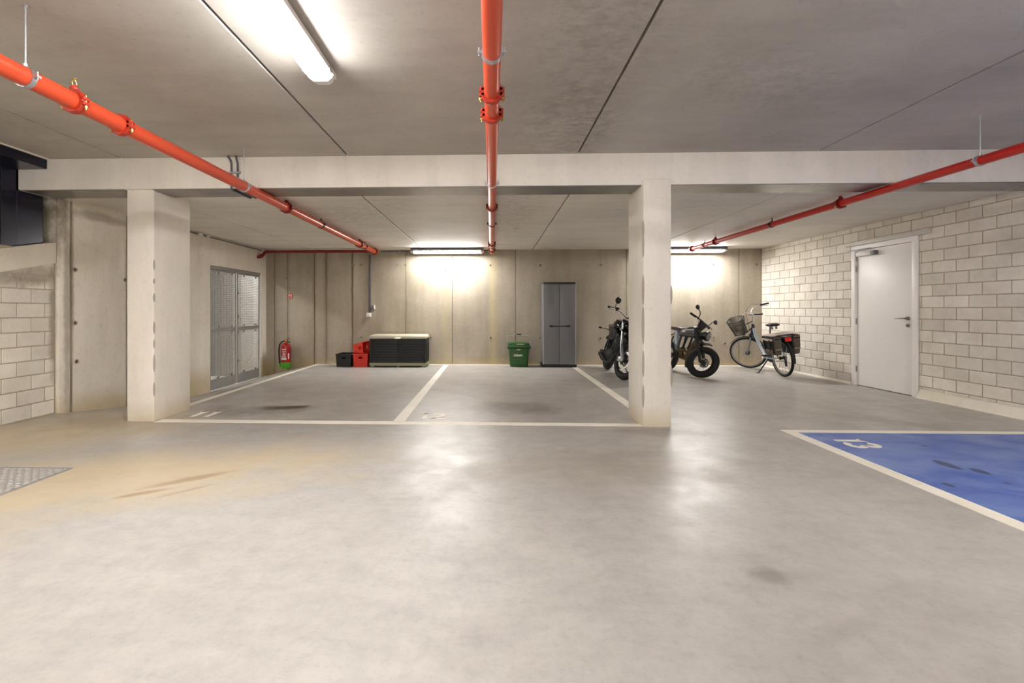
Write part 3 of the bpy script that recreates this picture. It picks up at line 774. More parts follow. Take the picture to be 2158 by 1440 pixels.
# ================================================================== CONDUITS AND BOXES
t = thing('electric_conduit', 'grey conduit along the top of the back wall to the lights', 'conduit', (-2.2, YB - 0.03, ZC - 0.03))
MB().tube([(-.15, 0, 0), (0.75, 0, 0)], .010, 8).build('conduit_tube', 'conduit', t)
MB().tube([(0.55, -.02, .012), (2.3, -.02, .012)], .008, 8).build('conduit_tube', 'conduit', t)
for x in (0.25, 0.55, 0.8, 2.0): MB().box(x - .012, x + .012, -.02, .014, -.014, .014).build('saddle_clip', 'zinc', t)
t = thing('electric_conduit', 'grey conduit at the ceiling above the wire gate', 'conduit', (XL + 0.03, 7.5, ZC - 0.03))
MB().tube([(0, -.3, 0), (0, 2.1, 0)], .010, 8).build('conduit_tube', 'greyplastic', t)
MB().box(-.02, .04, -.04, .06, -.02, .022).build('junction_box', 'whiteplastic', t, bevel=.004)
MB().box(-.015, .03, .20, .27, -.02, .022).build('junction_box', 'whiteplastic', t, bevel=.004)
t = thing('electric_conduit', 'dark vertical conduit down to the sockets on the back wall', 'conduit', (-2.6, YB - 0.015, 1.1))
for x, z0 in ((-.013, 0.0), (.010, 0.0)): MB().tube([(x, 0, z0), (x, 0, 1.24)], .0095, 8).build('conduit_tube', 'conduit', t)
MB().box(-.022, .022, -.012, .012, 0.02, .70).build('conduit_cover', 'conduit', t, bevel=.004)
for z in (.1, .72, 1.2): MB().box(-.03, .03, -.014, .014, z, z + .02).build('saddle_clip', 'greyplastic', t)
t = thing('socket_box', 'white square wall socket at the foot of the dark conduit', 'socket', (-2.62, YB - 0.03, 1.05))
MB().box(-.05, .05, -.028, .029, -.045, .045).build('socket_body', 'whiteplastic', t, bevel=.006)
MB().box(-.038, .038, -.034, -.028, -.034, .034).build('socket_lid', 'whiteplastic', t, bevel=.003)
t = thing('switch_box', 'small grey and white switch beside the dark conduit', 'switch', (-2.53, YB - 0.025, 1.215))
MB().box(-.045, .018, -.02, .024, -.036, .036).build('switch_body', 'greyplastic', t, bevel=.004)
MB().box(.018, .042, -.03, .024, -.042, .042).build('switch_cover', 'whiteplastic', t, bevel=.004)
MB().tube([(0, 0, -.036), (.01, 0, -.06), (.0, 0, -.10), (-.03, 0, -.11)], .006, 6).build('cable', 'conduit', t)
t = thing('electric_conduit', 'pair of grey conduits crossing the beam beside the left pipe', 'conduit', (-2.615, BY0 - 0.012, 2.39))
for x in (-.032, .032):
    MB().tube([(x * 1.3, -.05, .312), (x, -.02, .285), (x, 0, .25), (x, 0, -.0), (x, .02, -.012), (x, .36, -.012), (x, .39, .0), (x, .40, .014)], .010, 8).build('conduit_tube', 'conduit', t)
MB().box(-.06, .06, -.014, .01, .15, .165).build('saddle_clip', 'zinc', t)
t = thing('ceiling_hook', 'small pale bracket on the bay ceiling right of the middle pipe', 'bracket', (0.33, 7.38, ZC))
m = MB().tube([(-.04, 0, 0), (-.04, 0, -.03), (-.015, 0, -.045), (.025, 0, -.045), (.045, 0, -.03), (.045, 0, 0)], .005, 6); m.build('hook_wire', 'whiteplastic', t)
MB().box(-.055, .06, -.015, .015, -.006, 0).build('hook_plate', 'whiteplastic', t)

# ================================================================== FIRE EXTINGUISHER AND SIGN
t = thing('fire_extinguisher', 'red fire extinguisher with green foot hung low on the back wall', 'extinguisher', (-4.37, YB - 0.115, -0.08))
MB().lathe([(.02, 0.0), (.085, .0), (.098, .02), (.100, .13)], (0, 0, 0), n=24).build('base_sleeve', 'ext_green', t)
body = MB().lathe([(.096, .13), (.096, .46), (.088, .49), (.06, .52), (.03, .535), (.026, .56)], (0, 0, 0), n=28).build('cylinder', 'ext_red', t)
MB().lathe([(.03, .535), (.034, .545), (.034, .555), (.022, .565), (.022, .60)], (0, 0, 0), n=16).build('valve', 'brass', t)
m = MB().bar((-.03, 0, .575), (.105, -.02, .555), .022, .010); m.build('carry_handle', 'black', t)
m = MB().bar((-.03, 0, .59), (.095, -.02, .635), .022, .010); m.build('squeeze_lever', 'ext_red', t)
MB().tube([(-.03, 0, .575), (-.08, -.01, .56), (-.13, -.01, .50), (-.145, -.01, .38), (-.14, -.01, .25), (-.125, -.01, .10)], [.013, .014, .014, .014, .014, .017], 10).build('hose', 'rubber', t)
MB().cyl((-.125, -.01, .10), (-.122, -.01, .03), .020, .024, 10).build('nozzle', 'ext_green', t)
def wrap(par, name, mat, a0, a1, z0, z1, r=.0975):
    vs = []; n = 6
    for i in range(n + 1):
        a = R(a0 + (a1 - a0) * i / n)
        for z in (z0, z1): vs.append((r * math.sin(a), -r * math.cos(a), z))
    return MB().add(vs, [(2 * i, 2 * i + 2, 2 * i + 3, 2 * i + 1) for i in range(n)]).build(name, mat, par)
wrap(body, 'label_box', 'whiteplastic', -42, 30, .185, .225)
wrap(body, 'side_label', 'whiteplastic', 50, 66, .20, .32)
for i, (z, a, b, hgt) in enumerate(((.40, -30, 24, .012), (.372, -12, 10, .006), (.352, -30, 26, .006), (.332, -12, 10, .006), (.27, -36, 26, .005), (.252, -36, 22, .006), (.238, -36, 26, .007))):
    wrap(body, 'print_line', 'whiteplastic', a, b, z, z + hgt)
for a in (-14, 6): wrap(body, 'print_mark', 'whiteplastic', a, a + 12, .288, .318)
MB().box(-.03, .03, .06, .114, .34, .42).build('wall_bracket', 'steel', t)
t = thing('fire_sign', 'small red and white extinguisher sign on the back wall', 'sign', (-4.325, YB - 0.006, 1.455))
MB().box(-.045, .045, -.003, .003, -.05, .05).build('sign_plate', 'sign_red', t)
MB().box(-.036, -.006, -.005, -.003, -.038, .038).build('sign_field', 'whiteplastic', t)
MB().lathe([(.009, -.034), (.009, .006), (.004, .014), (.004, .024)], (-.021, -.006, 0), n=8).build('sign_mark', 'sign_red', t)
MB().box(.010, .036, -.005, -.003, -.036, .036).build('sign_field', 'whiteplastic', t)
MB().lathe([(.007, -.03), (.008, -.01), (.001, .02)], (.024, -.004, 0), n=6).build('sign_mark', 'sign_red', t)

# ================================================================== STORAGE CHEST, CRATES, CABINET, BIN
t = thing('storage_chest', 'black plank storage chest with cream lid against the back wall', 'chest', (-1.90, 9.33, 0))
cw, cd, ch = 0.577, 0.46, 0.64
m = MB().box(-cw, cw, 0, cd, .025, .085)
for x in (-cw + .03, -.03, cw - .09): m.box(x, x + .06, .01, .07, 0, .026)
for x in (-cw + .03, cw - .09): m.box(x, x + .06, cd - .07, cd - .01, 0, .026)
m.build('base', 'chest_sage', t, bevel=.005)
MB().box(-cw + .02, cw - .02, .02, cd - .01, .08, .575).build('body', 'chest_black', t, bevel=.004)
for i in range(9):
    z0 = .09 + i * .0535
    for (a, b) in ((-cw + .045, -.012), (.012, cw - .045)):
        MB().box(a, b, .006, .022, z0, z0 + .0505).build('plank', 'chest_black', t, bevel=.004)
for (a, b) in ((-cw + .005, -cw + .043), (-.010, .010), (cw - .043, cw - .005)): MB().box(a, b, .004, .03, .085, .575).build('stile', 'chest_black', t, bevel=.004)
for s in (-1, 1):
    sp = MB().box(min(s * (cw - .02), s * (cw - .004)), max(s * (cw - .02), s * (cw - .004)), .03, cd - .012, .085, .575).build('side_panel', 'chest_black', t, bevel=.004)
    m = MB(); x0, x1 = sorted((s * (cw - .004), s * (cw + .006)))
    for (a, b, z0, z1) in ((.07, .10, .12, .48), (cd - .10, cd - .07, .12, .48), (.10, cd - .10, .12, .14), (.10, cd - .10, .46, .48)): m.box(x0, x1, a, b, z0, z1)
    m.build('side_rim', 'blackmatt', sp, bevel=.003)
m = MB()
m.box(-cw, cw, -.005, cd, .575, .615)
m.loft([[(-cw, -.005, .615), (cw, -.005, .615), (cw, cd, .615), (-cw, cd, .615)], [(-cw + .02, .015, .642), (cw - .02, .015, .642), (cw - .02, cd - .02, .650), (-cw + .02, cd - .02, .650)]])
m.build('lid', 'chest_cream', t, bevel=.004)
MB().lathe([(.001, 0), (.055, 0), (.07, .008), (.06, .016), (.001, .02)], (0, -.006, .585), (0, -.25, 1), 18).build('latch', 'chest_cream', t)

def crate(label, loc, rot, wd, dp, ht, mat, group, k=.94):
    t = thing('plastic_crate', label, 'crate', loc, rot, group)
    th = .008
    m = MB().box(-wd / 2 * k, wd / 2 * k, -dp / 2 * k, dp / 2 * k, 0, th); m.build('crate_floor', mat, t)
    for (nm, sx, sy) in (('front', 0, -1), ('back', 0, 1), ('left', -1, 0), ('right', 1, 0)):
        m = MB()
        def P(u, z, inn):
            q = k + (1 - k) * z / ht
            a, b = wd / 2 * q - (th if inn else 0), dp / 2 * q - (th if inn else 0)
            return (u * a, sy * b, z) if sy else (sx * a, u * b, z)
        zs = [0, ht * .62, ht * .78, ht]; us = [-1, -.28, .28, 1]
        for i in range(3):
            for j in range(3):
                if i == 1 and j == 1: continue       # hand hole
                m.hexa([P(us[j], zs[i], 0), P(us[j], zs[i + 1], 0), P(us[j + 1], zs[i], 0), P(us[j + 1], zs[i + 1], 0), P(us[j], zs[i], 1), P(us[j], zs[i + 1], 1), P(us[j + 1], zs[i], 1), P(us[j + 1], zs[i + 1], 1)])
        m.build('crate_wall', mat, t, smooth=0)
        m = MB()
        if sy: m.box(-wd * .15, wd * .15, sy * dp / 2 * .985 - .012, sy * dp / 2 * .985 + .006, ht * .60, ht * .63); m.box(-wd * .16, wd * .16, sy * dp / 2 * .985 - .012, sy * dp / 2 * .985 + .008, ht * .77, ht * .81)
        else: m.box(sx * wd / 2 * .985 - .010, sx * wd / 2 * .985 + .006, -dp * .15, dp * .15, ht * .77, ht * .81)
        m.build('hand_grip', mat, t)
    m = MB(); e = .012
    for (a, b, c, d) in ((-wd / 2 - e, wd / 2 + e, -dp / 2 - e, -dp / 2 + .004), (-wd / 2 - e, wd / 2 + e, dp / 2 - .004, dp / 2 + e), (-wd / 2 - e, -wd / 2 + .004, -dp / 2, dp / 2), (wd / 2 - .004, wd / 2 + e, -dp / 2, dp / 2)): m.box(a, b, c, d, ht - .025, ht)
    m.build('rim', mat, t, bevel=.003)
    return t
crate('open black plastic crate beside the red crates', (-3.005, 9.535, 0), (0, 0, 0), .31, .40, .26, 'black', 'plastic crates')
crate('upright red plastic crate between black crate and chest', (-2.662, 9.53, 0), (0, 0, 0), .296, .40, .268, 'red_plastic', 'plastic crates')
crate('small red crate lying tilted on top of another crate', (-2.80, 9.50, .366), (0, R(83), R(-16)), .22, .28, .25, 'red_plastic', 'plastic crates', .72)

t = thing('utility_cabinet', 'tall grey plastic two-door cabinet against the back wall', 'cabinet', (1.36, 9.40, 0))
MB().box(-.325, .325, .02, .42, .05, 1.69).build('body', 'cab_grey', t, bevel=.006)
MB().box(-.345, .345, .0, .43, 0, .055).build('base', 'blackmatt', t, bevel=.006)
MB().box(-.318, .318, .0, .43, 1.675, 1.715).build('top', 'black', t, bevel=.008)
for s in (-1, 1):
    a, b = sorted((s * .003, s * .312))
    d = MB().box(a, b, -.006, .022, .06, 1.672).build('door', 'cab_grey', t, bevel=.004)
    a, b = sorted((s * .312, s * .333))
    MB().box(a, b, -.002, .03, .06, 1.672).build('edge_strip', 'cab_light', t, bevel=.004)
    m = MB(); a, b = sorted((s * .004, s * .20)); m.box(a, b, -.034, -.020, .815, .838)
    a, b = sorted((s * .135, s * .205)); m.box(a, b, -.034, -.006, .812, .848)
    m.build('handle', 'black', d, bevel=.005)

t = thing('compost_bin', 'green lidded kitchen waste bin with wire handle by the cabinet', 'bin', (.55, 9.57, 0))
def rrect(w2, d2, z, c=.05):
    pts = []
    for (sx, sy, a0) in ((1, 1, 0), (-1, 1, 90), (-1, -1, 180), (1, -1, 270)):
        for i in range(5):
            a = R(a0 + 90 * i / 4); pts.append((sx * (w2 - c) + c * math.cos(a), sy * (d2 - c) + c * math.sin(a), z))
    return pts
MB().loft([rrect(.175, .13, 0), rrect(.18, .135, .02), rrect(.205, .155, .38)]).build('tub', 'green', t)
MB().loft([rrect(.215, .165, .365), rrect(.232, .18, .372), rrect(.235, .182, .385), rrect(.215, .165, .392)]).build('rim', 'green', t)
lid = MB().loft([rrect(.232, .18, .395), rrect(.236, .184, .41), rrect(.232, .18, .43), rrect(.215, .165, .438), rrect(.21, .16, .475), rrect(.195, .15, .487)]).build('lid', 'green', t)
MB().box(-.05, .10, -.176, -.14, .445, .470).build('lid_catch', 'chest_sage', lid, bevel=.006)
MB().tube([(-.235, 0, .40), (-.235, 0, .62), (-.228, 0, .628), (-.11, 0, .628), (-.08, 0, .652), (-.05, 0, .656), (.05, 0, .656), (.08, 0, .63), (.10, 0, .628), (.222, 0, .628), (.228, 0, .62), (.228, 0, .40)], .004, 6).build('wire_handle', 'zinc', t)
MB().cyl((-.045, 0, .656), (.055, 0, .656), .011, n=10).build('grip', 'black', t)
o = link('lettering', textmesh('IGEAN', .058, 'whiteplastic', .001, .0022, name='lettering'), t, (-.02, -.1512, .235), (R(90 + 3), 0, 0))
m = MB().ell((-.01, -.157, .35), (.045, .006, .012), 12, 6); m.build('badge', 'cab_light', t)

# ================================================================== FLOOR PLATE
t = thing('floor_plate', 'grey checker-plate cover let into the floor at the left', 'floor plate', (-3.50, 2.83, 0))
MB().box(-.445, .445, -.44, .44, -.004, .004).build('plate', 'checker', t)
m = MB()
for (a, b, c, d) in ((-.46, .46, .44, .452), (-.46, .46, -.452, -.44), (-.46, -.445, -.44, .44), (.445, .46, -.44, .44)): m.box(a, b, c, d, -.004, .006)
m.build('plate_frame', 'zinc', t)
m = MB()
for i in range(32):
    for j in range(31):
        x = -.43 + i * .0277; y = -.425 + j * .0283
        a = R(40 if (i + j) % 2 else -40); c, s = math.cos(a), math.sin(a); L_, W_ = .0155, .0045
        m.add([(x + c * L_, y + s * L_, .004), (x - s * W_, y + c * W_, .004), (x - c * L_, y - s * L_, .004), (x + s * W_, y - c * W_, .004), (x, y, .0085)], [(0, 1, 4), (1, 2, 4), (2, 3, 4), (3, 0, 4)])
o = m.build('raised_pattern', 'checker', t, smooth=0); o['kind'] = 'stuff'

# ================================================================== TWO-WHEELERS  (local x forward, y left, z up, origin under the rear axle)
def root_at(name, label, cat, loc, heading, lean):
    # heading: degrees clockwise from +Y ; lean to the rider's left
    t = thing(name, label, cat)
    t.matrix_world = Matrix.Translation(loc) @ Matrix.Rotation(R(90 - heading), 4, 'Z') @ Matrix.Rotation(-R(lean), 4, 'X')
    return t
def steer(P, tilt, phi):
    a = Vector((-math.sin(R(tilt)), 0, math.cos(R(tilt))))
    return Matrix.Translation(P) @ Matrix.Rotation(R(phi), 4, a) @ Matrix.Translation(-Vector(P))
I4 = Matrix.Identity(4)
def wheel(par, name, c, r, tr, rimw, nsp, mx=I4, tire='rubber', rim='blackmatt', spoke='steel', hub='blackmatt', disc=None, alloy=False, tsq=1.0, spr=.0012):
    wl_ = MB().torus(c, (0, 1, 0), r - tr, tr, 44, 12, tsq).xf(mx).build(name, tire, par)
    MB().lathe([(r - 2 * tr + .004, -rimw), (r - 2 * tr + .010, -rimw * .95), (r - 2 * tr + .006, 0), (r - 2 * tr + .010, rimw * .95), (r - 2 * tr + .004, rimw), (r - 2 * tr - .012, rimw * .6), (r - 2 * tr - .012, -rimw * .6)], c, (0, 1, 0), 40, closed=True).xf(mx).build('rim', rim, wl_)
    m = MB(); ri = r - 2 * tr - .008
    for i in range(nsp):
        a = 2 * math.pi * i / nsp; s = 1 if i % 2 else -1
        if alloy:
            m.bar((c[0] + .03 * math.cos(a), c[1], c[2] + .03 * math.sin(a)), (c[0] + ri * math.cos(a), c[1], c[2] + ri * math.sin(a)), .022, .016, (0, 1, 0))
        else:
            b = a + s * .5
            m.tube([(c[0] + .028 * math.cos(b), c[1] + s * .03, c[2] + .028 * math.sin(b)), (c[0] + ri * math.cos(a), c[1], c[2] + ri * math.sin(a))], spr, 4, caps=False)
    o = m.xf(mx).build('spokes', spoke, wl_, smooth=0); o['kind'] = 'stuff'
    MB().lathe([(.012, -.055), (.012, -.04), (.034, -.036), (.034, -.028), (.022, -.024), (.022, .024), (.034, .028), (.034, .036), (.012, .04), (.012, .055)], c, (0, 1, 0), 16).xf(mx).build('hub', hub, wl_)
    if disc:
        rd, yd = disc
        for y in ([yd] if not isinstance(yd, (list, tuple)) else yd):
            MB().lathe([(rd, -.002), (rd, .002), (rd * .72, .002), (rd * .72, -.002)], (c[0], c[1] + y, c[2]), (0, 1, 0), 28, closed=True).xf(mx).build('brake_disc', 'chrome', wl_)
            m = MB()
            for i in range(5):
                a = 2 * math.pi * i / 5; m.bar((c[0] + .03 * math.cos(a), c[1] + y, c[2] + .03 * math.sin(a)), (c[0] + rd * .75 * math.cos(a + .3), c[1] + y, c[2] + rd * .75 * math.sin(a + .3)), .012, .004, (0, 1, 0))
            m.xf(mx).build('disc_carrier', 'blackmatt', wl_)
    return wl_

# ---------------------------------------------------------------- city bicycle
def city_bike():
    t = root_at('city_bicycle', 'silver step-through city bicycle with wire basket leaning by the block wall', 'bicycle', (5.05, 8.20, 0), 2, 6)
    rr, L = .325, 1.10; P = Vector((1.06, 0, .31)); a = Vector((-.342, 0, .94)); S = steer(P, 20, 52)
    ax = lambda s: P + a * s
    wheel(t, 'rear_wheel', (0, 0, rr), rr, .021, .016, 28, rim='steel', spoke='steel', spr=.0016)
    wheel(t, 'front_wheel', (L, 0, rr), rr, .021, .016, 28, S, rim='steel', spoke='steel', spr=.0016)
    # fork
    m = MB()
    for s in (-1, 1): m.tube([(L, s * .055, rr), ax(.30) + Vector((.02, s * .055, 0)), ax(.39) + Vector((0, s * .05, 0))], [.012, .016, .019], 10)
    m.xf(S).build('fork', 'steel', t)
    m = MB().bar(ax(.38) + Vector((0, -.07, 0)), ax(.38) + Vector((0, .07, 0)), .04, .035); m.cyl(ax(.37), ax(.44), .022)
    m.xf(S).build('fork_crown', 'blackmatt', t)
    m = MB()
    for s in (-1, 1): m.box(ax(.33)[0] - .03, ax(.33)[0] + .02, s * .03 - .012, s * .03 + .012, .60, .70)
    m.xf(S).build('brake', 'blackmatt', t)
    MB().arcstrip((L, 0, rr), rr + .018, 45, 140, .05, .003, 12).xf(S).build('front_mudguard', 'blackmatt', t)
    MB().arcstrip((L, 0, rr), rr + .018, 140, 215, .05, .003, 8).xf(S).build('mudguard_tail', 'blackmatt', t)
    # frame
    h0, h1 = ax(.45), ax(.62); bb = Vector((.46, 0, .28)); st = Vector((.30, 0, .70))
    MB().cyl(h0, h1, .024).build('head_tube', 'blackmatt', t)
    MB().tube([ax(.58), (.80, 0, .68), (.66, 0, .46), (.52, 0, .30), bb], [.026, .030, .031, .030, .028], 14).build('main_tube', 'silver', t)
    MB().tube([ax(.60), (.84, 0, .74), (.78, 0, .62)], [.024, .034, .028], 12).build('tube_cover', 'blackmatt', t)
    MB().tube([bb, st], .018, 12).build('seat_tube', 'silver', t)
    m = MB()
    for s in (-1, 1):
        m.tube([bb + Vector((0, s * .03, 0)), (.25, s * .055, .29), (0, s * .06, rr)], .013, 8)
    m.build('chain_stay', 'silver', t)
    m = MB()
    for s in (-1, 1): m.tube([st + Vector((0, s * .02, -.03)), (.18, s * .055, .58), (0, s * .06, rr)], .008, 8)
    m.build('seat_stay', 'silver', t)
    MB().tube([st, (.265, 0, .86)], .0135, 10).build('seat_post', 'steel', t)
    m = MB().loftx([(.11, .895, .085, .022), (.16, .90, .095, .030), (.22, .895, .085, .030), (.28, .89, .05, .025), (.36, .888, .022, .018), (.39, .882, .012, .010)], 16)
    sd = m.build('saddle', 'black', t)
    m = MB()
    for s in (-1, 1): m.lathe([(.016, 0), (.020, .02), (.016, .05)], (.14, s * .035, .82), (0, 0, 1), 10)
    m.build('saddle_spring', 'steel', sd)
    # bars
    top = ax(.80)
    MB().tube([ax(.6), ax(.78), top, top + Vector((.04, 0, .01))], [.014, .014, .016, .016], 10).xf(S).build('stem', 'chrome', t)
    m = MB(); c = top + Vector((.04, 0, .01))
    pts = []
    for s in (-1, 1):
        q = [c, c + Vector((.015, s * .08, .02)), c + Vector((-.01, s * .17, .07)), c + Vector((-.09, s * .24, .09)), c + Vector((-.16, s * .27, .085))]
        pts = (q[::-1] + pts) if s < 0 else (pts + q[1:])
    hb = MB().tube(pts, .011, 10).xf(S).build('handlebar', 'chrome', t)
    for s in (-1, 1):
        e = c + Vector((-.13, s * .262, .087)); d = Vector((-.14, s * .04, -.008))
        MB().tube([e, e + d], .017, 10).xf(S).build('grip', 'black', hb)
        MB().tube([e + Vector((.03, 0, -.015)), e + Vector((-.01, s * .03, -.035)), e + Vector((-.11, s * .05, -.045))], .006, 6).xf(S).build('brake_lever', 'steel', hb)
        MB().tube([e, e + Vector((.14, -s * .02, .06)), e + Vector((.24, -s * .12, -.04)), ax(.5) + Vector((.06, s * .03, 0))], .003, 6).xf(S).build('cable', 'whiteplastic' if s > 0 else 'blackmatt', hb)
    # basket: wire mesh tub in front of the bars
    b = MB(); bx, bz0, bz1 = 1.10, .74, 1.04
    def ring(z, n=40):
        k = (z - bz0) / (bz1 - bz0); hx = .095 + .045 * k; hy = .135 + .045 * k; out_ = []
        for i in range(n):
            q = 2 * math.pi * i / n; cc, ss = math.cos(q), math.sin(q)
            out_.append((bx + .02 * k + math.copysign(abs(cc) ** .55, cc) * hx, math.copysign(abs(ss) ** .55, ss) * hy, z))
        return out_
    for i in range(15): b.tube(ring(bz0 + (bz1 - bz0) * i / 14), 0.0029, 4, closed=True)
    r0, r1 = ring(bz0, 64), ring(bz1, 64)
    for i in range(64): b.tube([r0[i], r1[i]], 0.0029, 4, caps=False)
    for i in range(12):
        y = -.125 + i * .0228; b.tube([(bx - .09, y, bz0), (bx + .09, y, bz0)], .002, 4, caps=False)
    for i in range(8):
        x = bx - .085 + i * .0243; b.tube([(x, -.13, bz0), (x, .13, bz0)], .002, 4, caps=False)
    bk = b.xf(S).build('basket', 'wicker', t, smooth=0); bk['kind'] = 'stuff'
    MB().tube(ring(bz1), .007, 6, closed=True).xf(S).build('basket_rim', 'blackmatt', bk)
    MB().tube(ring(bz0 + .12), .004, 6, closed=True).xf(S).build('basket_band', 'blackmatt', bk)
    m = MB().tube([ring(bz0)[20], ax(.55)], .010, 8); m.tube([(bx - .12, 0, .9), ax(.68)], .010, 8); m.xf(S).build('basket_bracket', 'blackmatt', t)
    MB().lathe([(.008, 0), (.028, .03), (.030, .04)], (L - .06, 0, .70), (1, 0, .1), 14).xf(S).build('headlamp', 'chrome', t)
    # rear: mudguard, rack, light, drivetrain, kickstand
    MB().arcstrip((0, 0, rr), rr + .018, 25, 190, .05, .003, 16).build('rear_mudguard', 'blackmatt', t)
    m = MB()
    for y in (-.06, 0, .06): m.tube([(.26, y * .5, .70), (.18, y, .715), (-.22, y, .715)], .006, 6)
    m.tube([(-.22, -.06, .715), (-.22, .06, .715)], .006, 6)
    for s in (-1, 1): m.tube([(-.10, s * .06, .715), (0, s * .07, rr)], .005, 6)
    m.build('luggage_rack', 'silver', t)
    MB().box(-.245, -.215, -.05, .05, .63, .70).build('rear_reflector', 'reflect_red', t, bevel=.006)
    MB().lathe([(.02, -.004), (.085, -.003), (.085, .003), (.02, .004)], (bb.x, -.045, bb.z), (0, 1, 0), 22).build('chainring', 'blackmatt', t)
    m = MB().bar((bb.x, -.06, bb.z), (bb.x + .15, -.07, bb.z - .07), .022, .012, (0, 1, 0)); m.bar((bb.x, .06, bb.z), (bb.x - .15, .07, bb.z + .07), .022, .012, (0, 1, 0)); m.build('crank', 'steel', t)
    for (x, y, z) in ((bb.x + .15, -.115, bb.z - .07), (bb.x - .15, .115, bb.z + .07)): MB().box(x - .045, x + .045, y - .045, y + .045, z - .012, z + .012).build('pedal', 'blackmatt', t, bevel=.004)
    m = MB().tube([(bb.x, -.045, bb.z + .085), (0, -.045, rr + .035)], .005, 6); m.tube([(bb.x, -.045, bb.z - .085), (0.0, -.045, rr - .05), (-.0, -.045, rr - .10)], .005, 6); m.build('chain', 'steel', t)
    MB().lathe([(.015, -.012), (.05, -.010), (.035, .012)], (0, -.045, rr), (0, 1, 0), 16).build('sprocket', 'steel', t)
    m = MB().box(-.03, .02, -.06, -.04, rr - .15, rr - .02); m.build('derailleur', 'blackmatt', t, bevel=.006)
    m = MB().tube([(.36, .03, .28), (.37, .06, .25), (.44, .20, .025), (.45, .24, .022)], [.012, .011, .010, .012], 8); m.build('kickstand', 'blackmatt', t)
    MB().tube([(-.05, .065, .33), (-.02, .10, .40), (.02, .065, .34)], .004, 6).build('rack_strut', 'brass', t)
    return t
cb = city_bike()
# panniers hang over the rack
pn = thing('pannier_bags', 'taupe double pannier bags with red reflector over the rear rack', 'bag')
pn.matrix_world = cb.matrix_world.copy()
MB().loft([[(-.17, -.16, .735), (.17, -.16, .735), (.17, .16, .735), (-.17, .16, .735)], [(-.17, -.15, .75), (.17, -.15, .75), (.17, .15, .75), (-.17, .15, .75)]]).build('bridge', 'taupe_light', pn, bevel=.01)
for s in (-1, 1):
    def S_(x, y, z): return (x, s * y, z)
    pk = MB().loft([[S_(-.15, .09, .40), S_(.13, .09, .40), S_(.13, .19, .40), S_(-.15, .19, .40)], [S_(-.18, .085, .55), S_(.16, .085, .55), S_(.16, .215, .55), S_(-.18, .215, .55)], [S_(-.19, .08, .725), S_(.17, .08, .725), S_(.17, .22, .725), S_(-.19, .22, .725)]]).build('bag_body', 'black', pn, bevel=.012)
    MB().loft([[S_(-.192, .105, .41), S_(-.150, .105, .395), S_(-.150, .19, .395), S_(-.192, .19, .41)], [S_(-.212, .10, .55), S_(-.175, .10, .55), S_(-.175, .205, .55), S_(-.212, .205, .55)], [S_(-.212, .095, .71), S_(-.18, .095, .71), S_(-.18, .21, .71), S_(-.212, .21, .71)]]).build('end_pocket', 'taupe', pk, bevel=.008)
    MB().bar(S_(-.2135, .103, .50), S_(-.2135, .203, .50), .003, .016).build('reflective_strip', 'strip', pk)
    MB().bar(S_(-.213, .10, .675), S_(-.213, .205, .675), .006, .02).build('pocket_zip', 'black', pk)
    MB().loft([[S_(-.17, .19, .66), S_(.16, .19, .66), S_(.16, .232, .64), S_(-.17, .232, .64)], [S_(-.185, .13, .745), S_(.165, .13, .745), S_(.165, .20, .745), S_(-.185, .20, .745)]]).build('flap', 'taupe_light', pk, bevel=.012)
    MB().loft([[S_(-.13, .20, .42), S_(.10, .20, .42), S_(.10, .222, .42), S_(-.13, .222, .42)], [S_(-.14, .21, .50), S_(.12, .21, .50), S_(.12, .228, .50), S_(-.14, .228, .50)]]).build('side_pocket', 'taupe', pk, bevel=.006)
    for x in (-.09, .07): MB().bar(S_(x, .236, .66), S_(x, .222, .47), .022, .004, (1, 0, 0)).build('strap', 'blackmatt', pk)

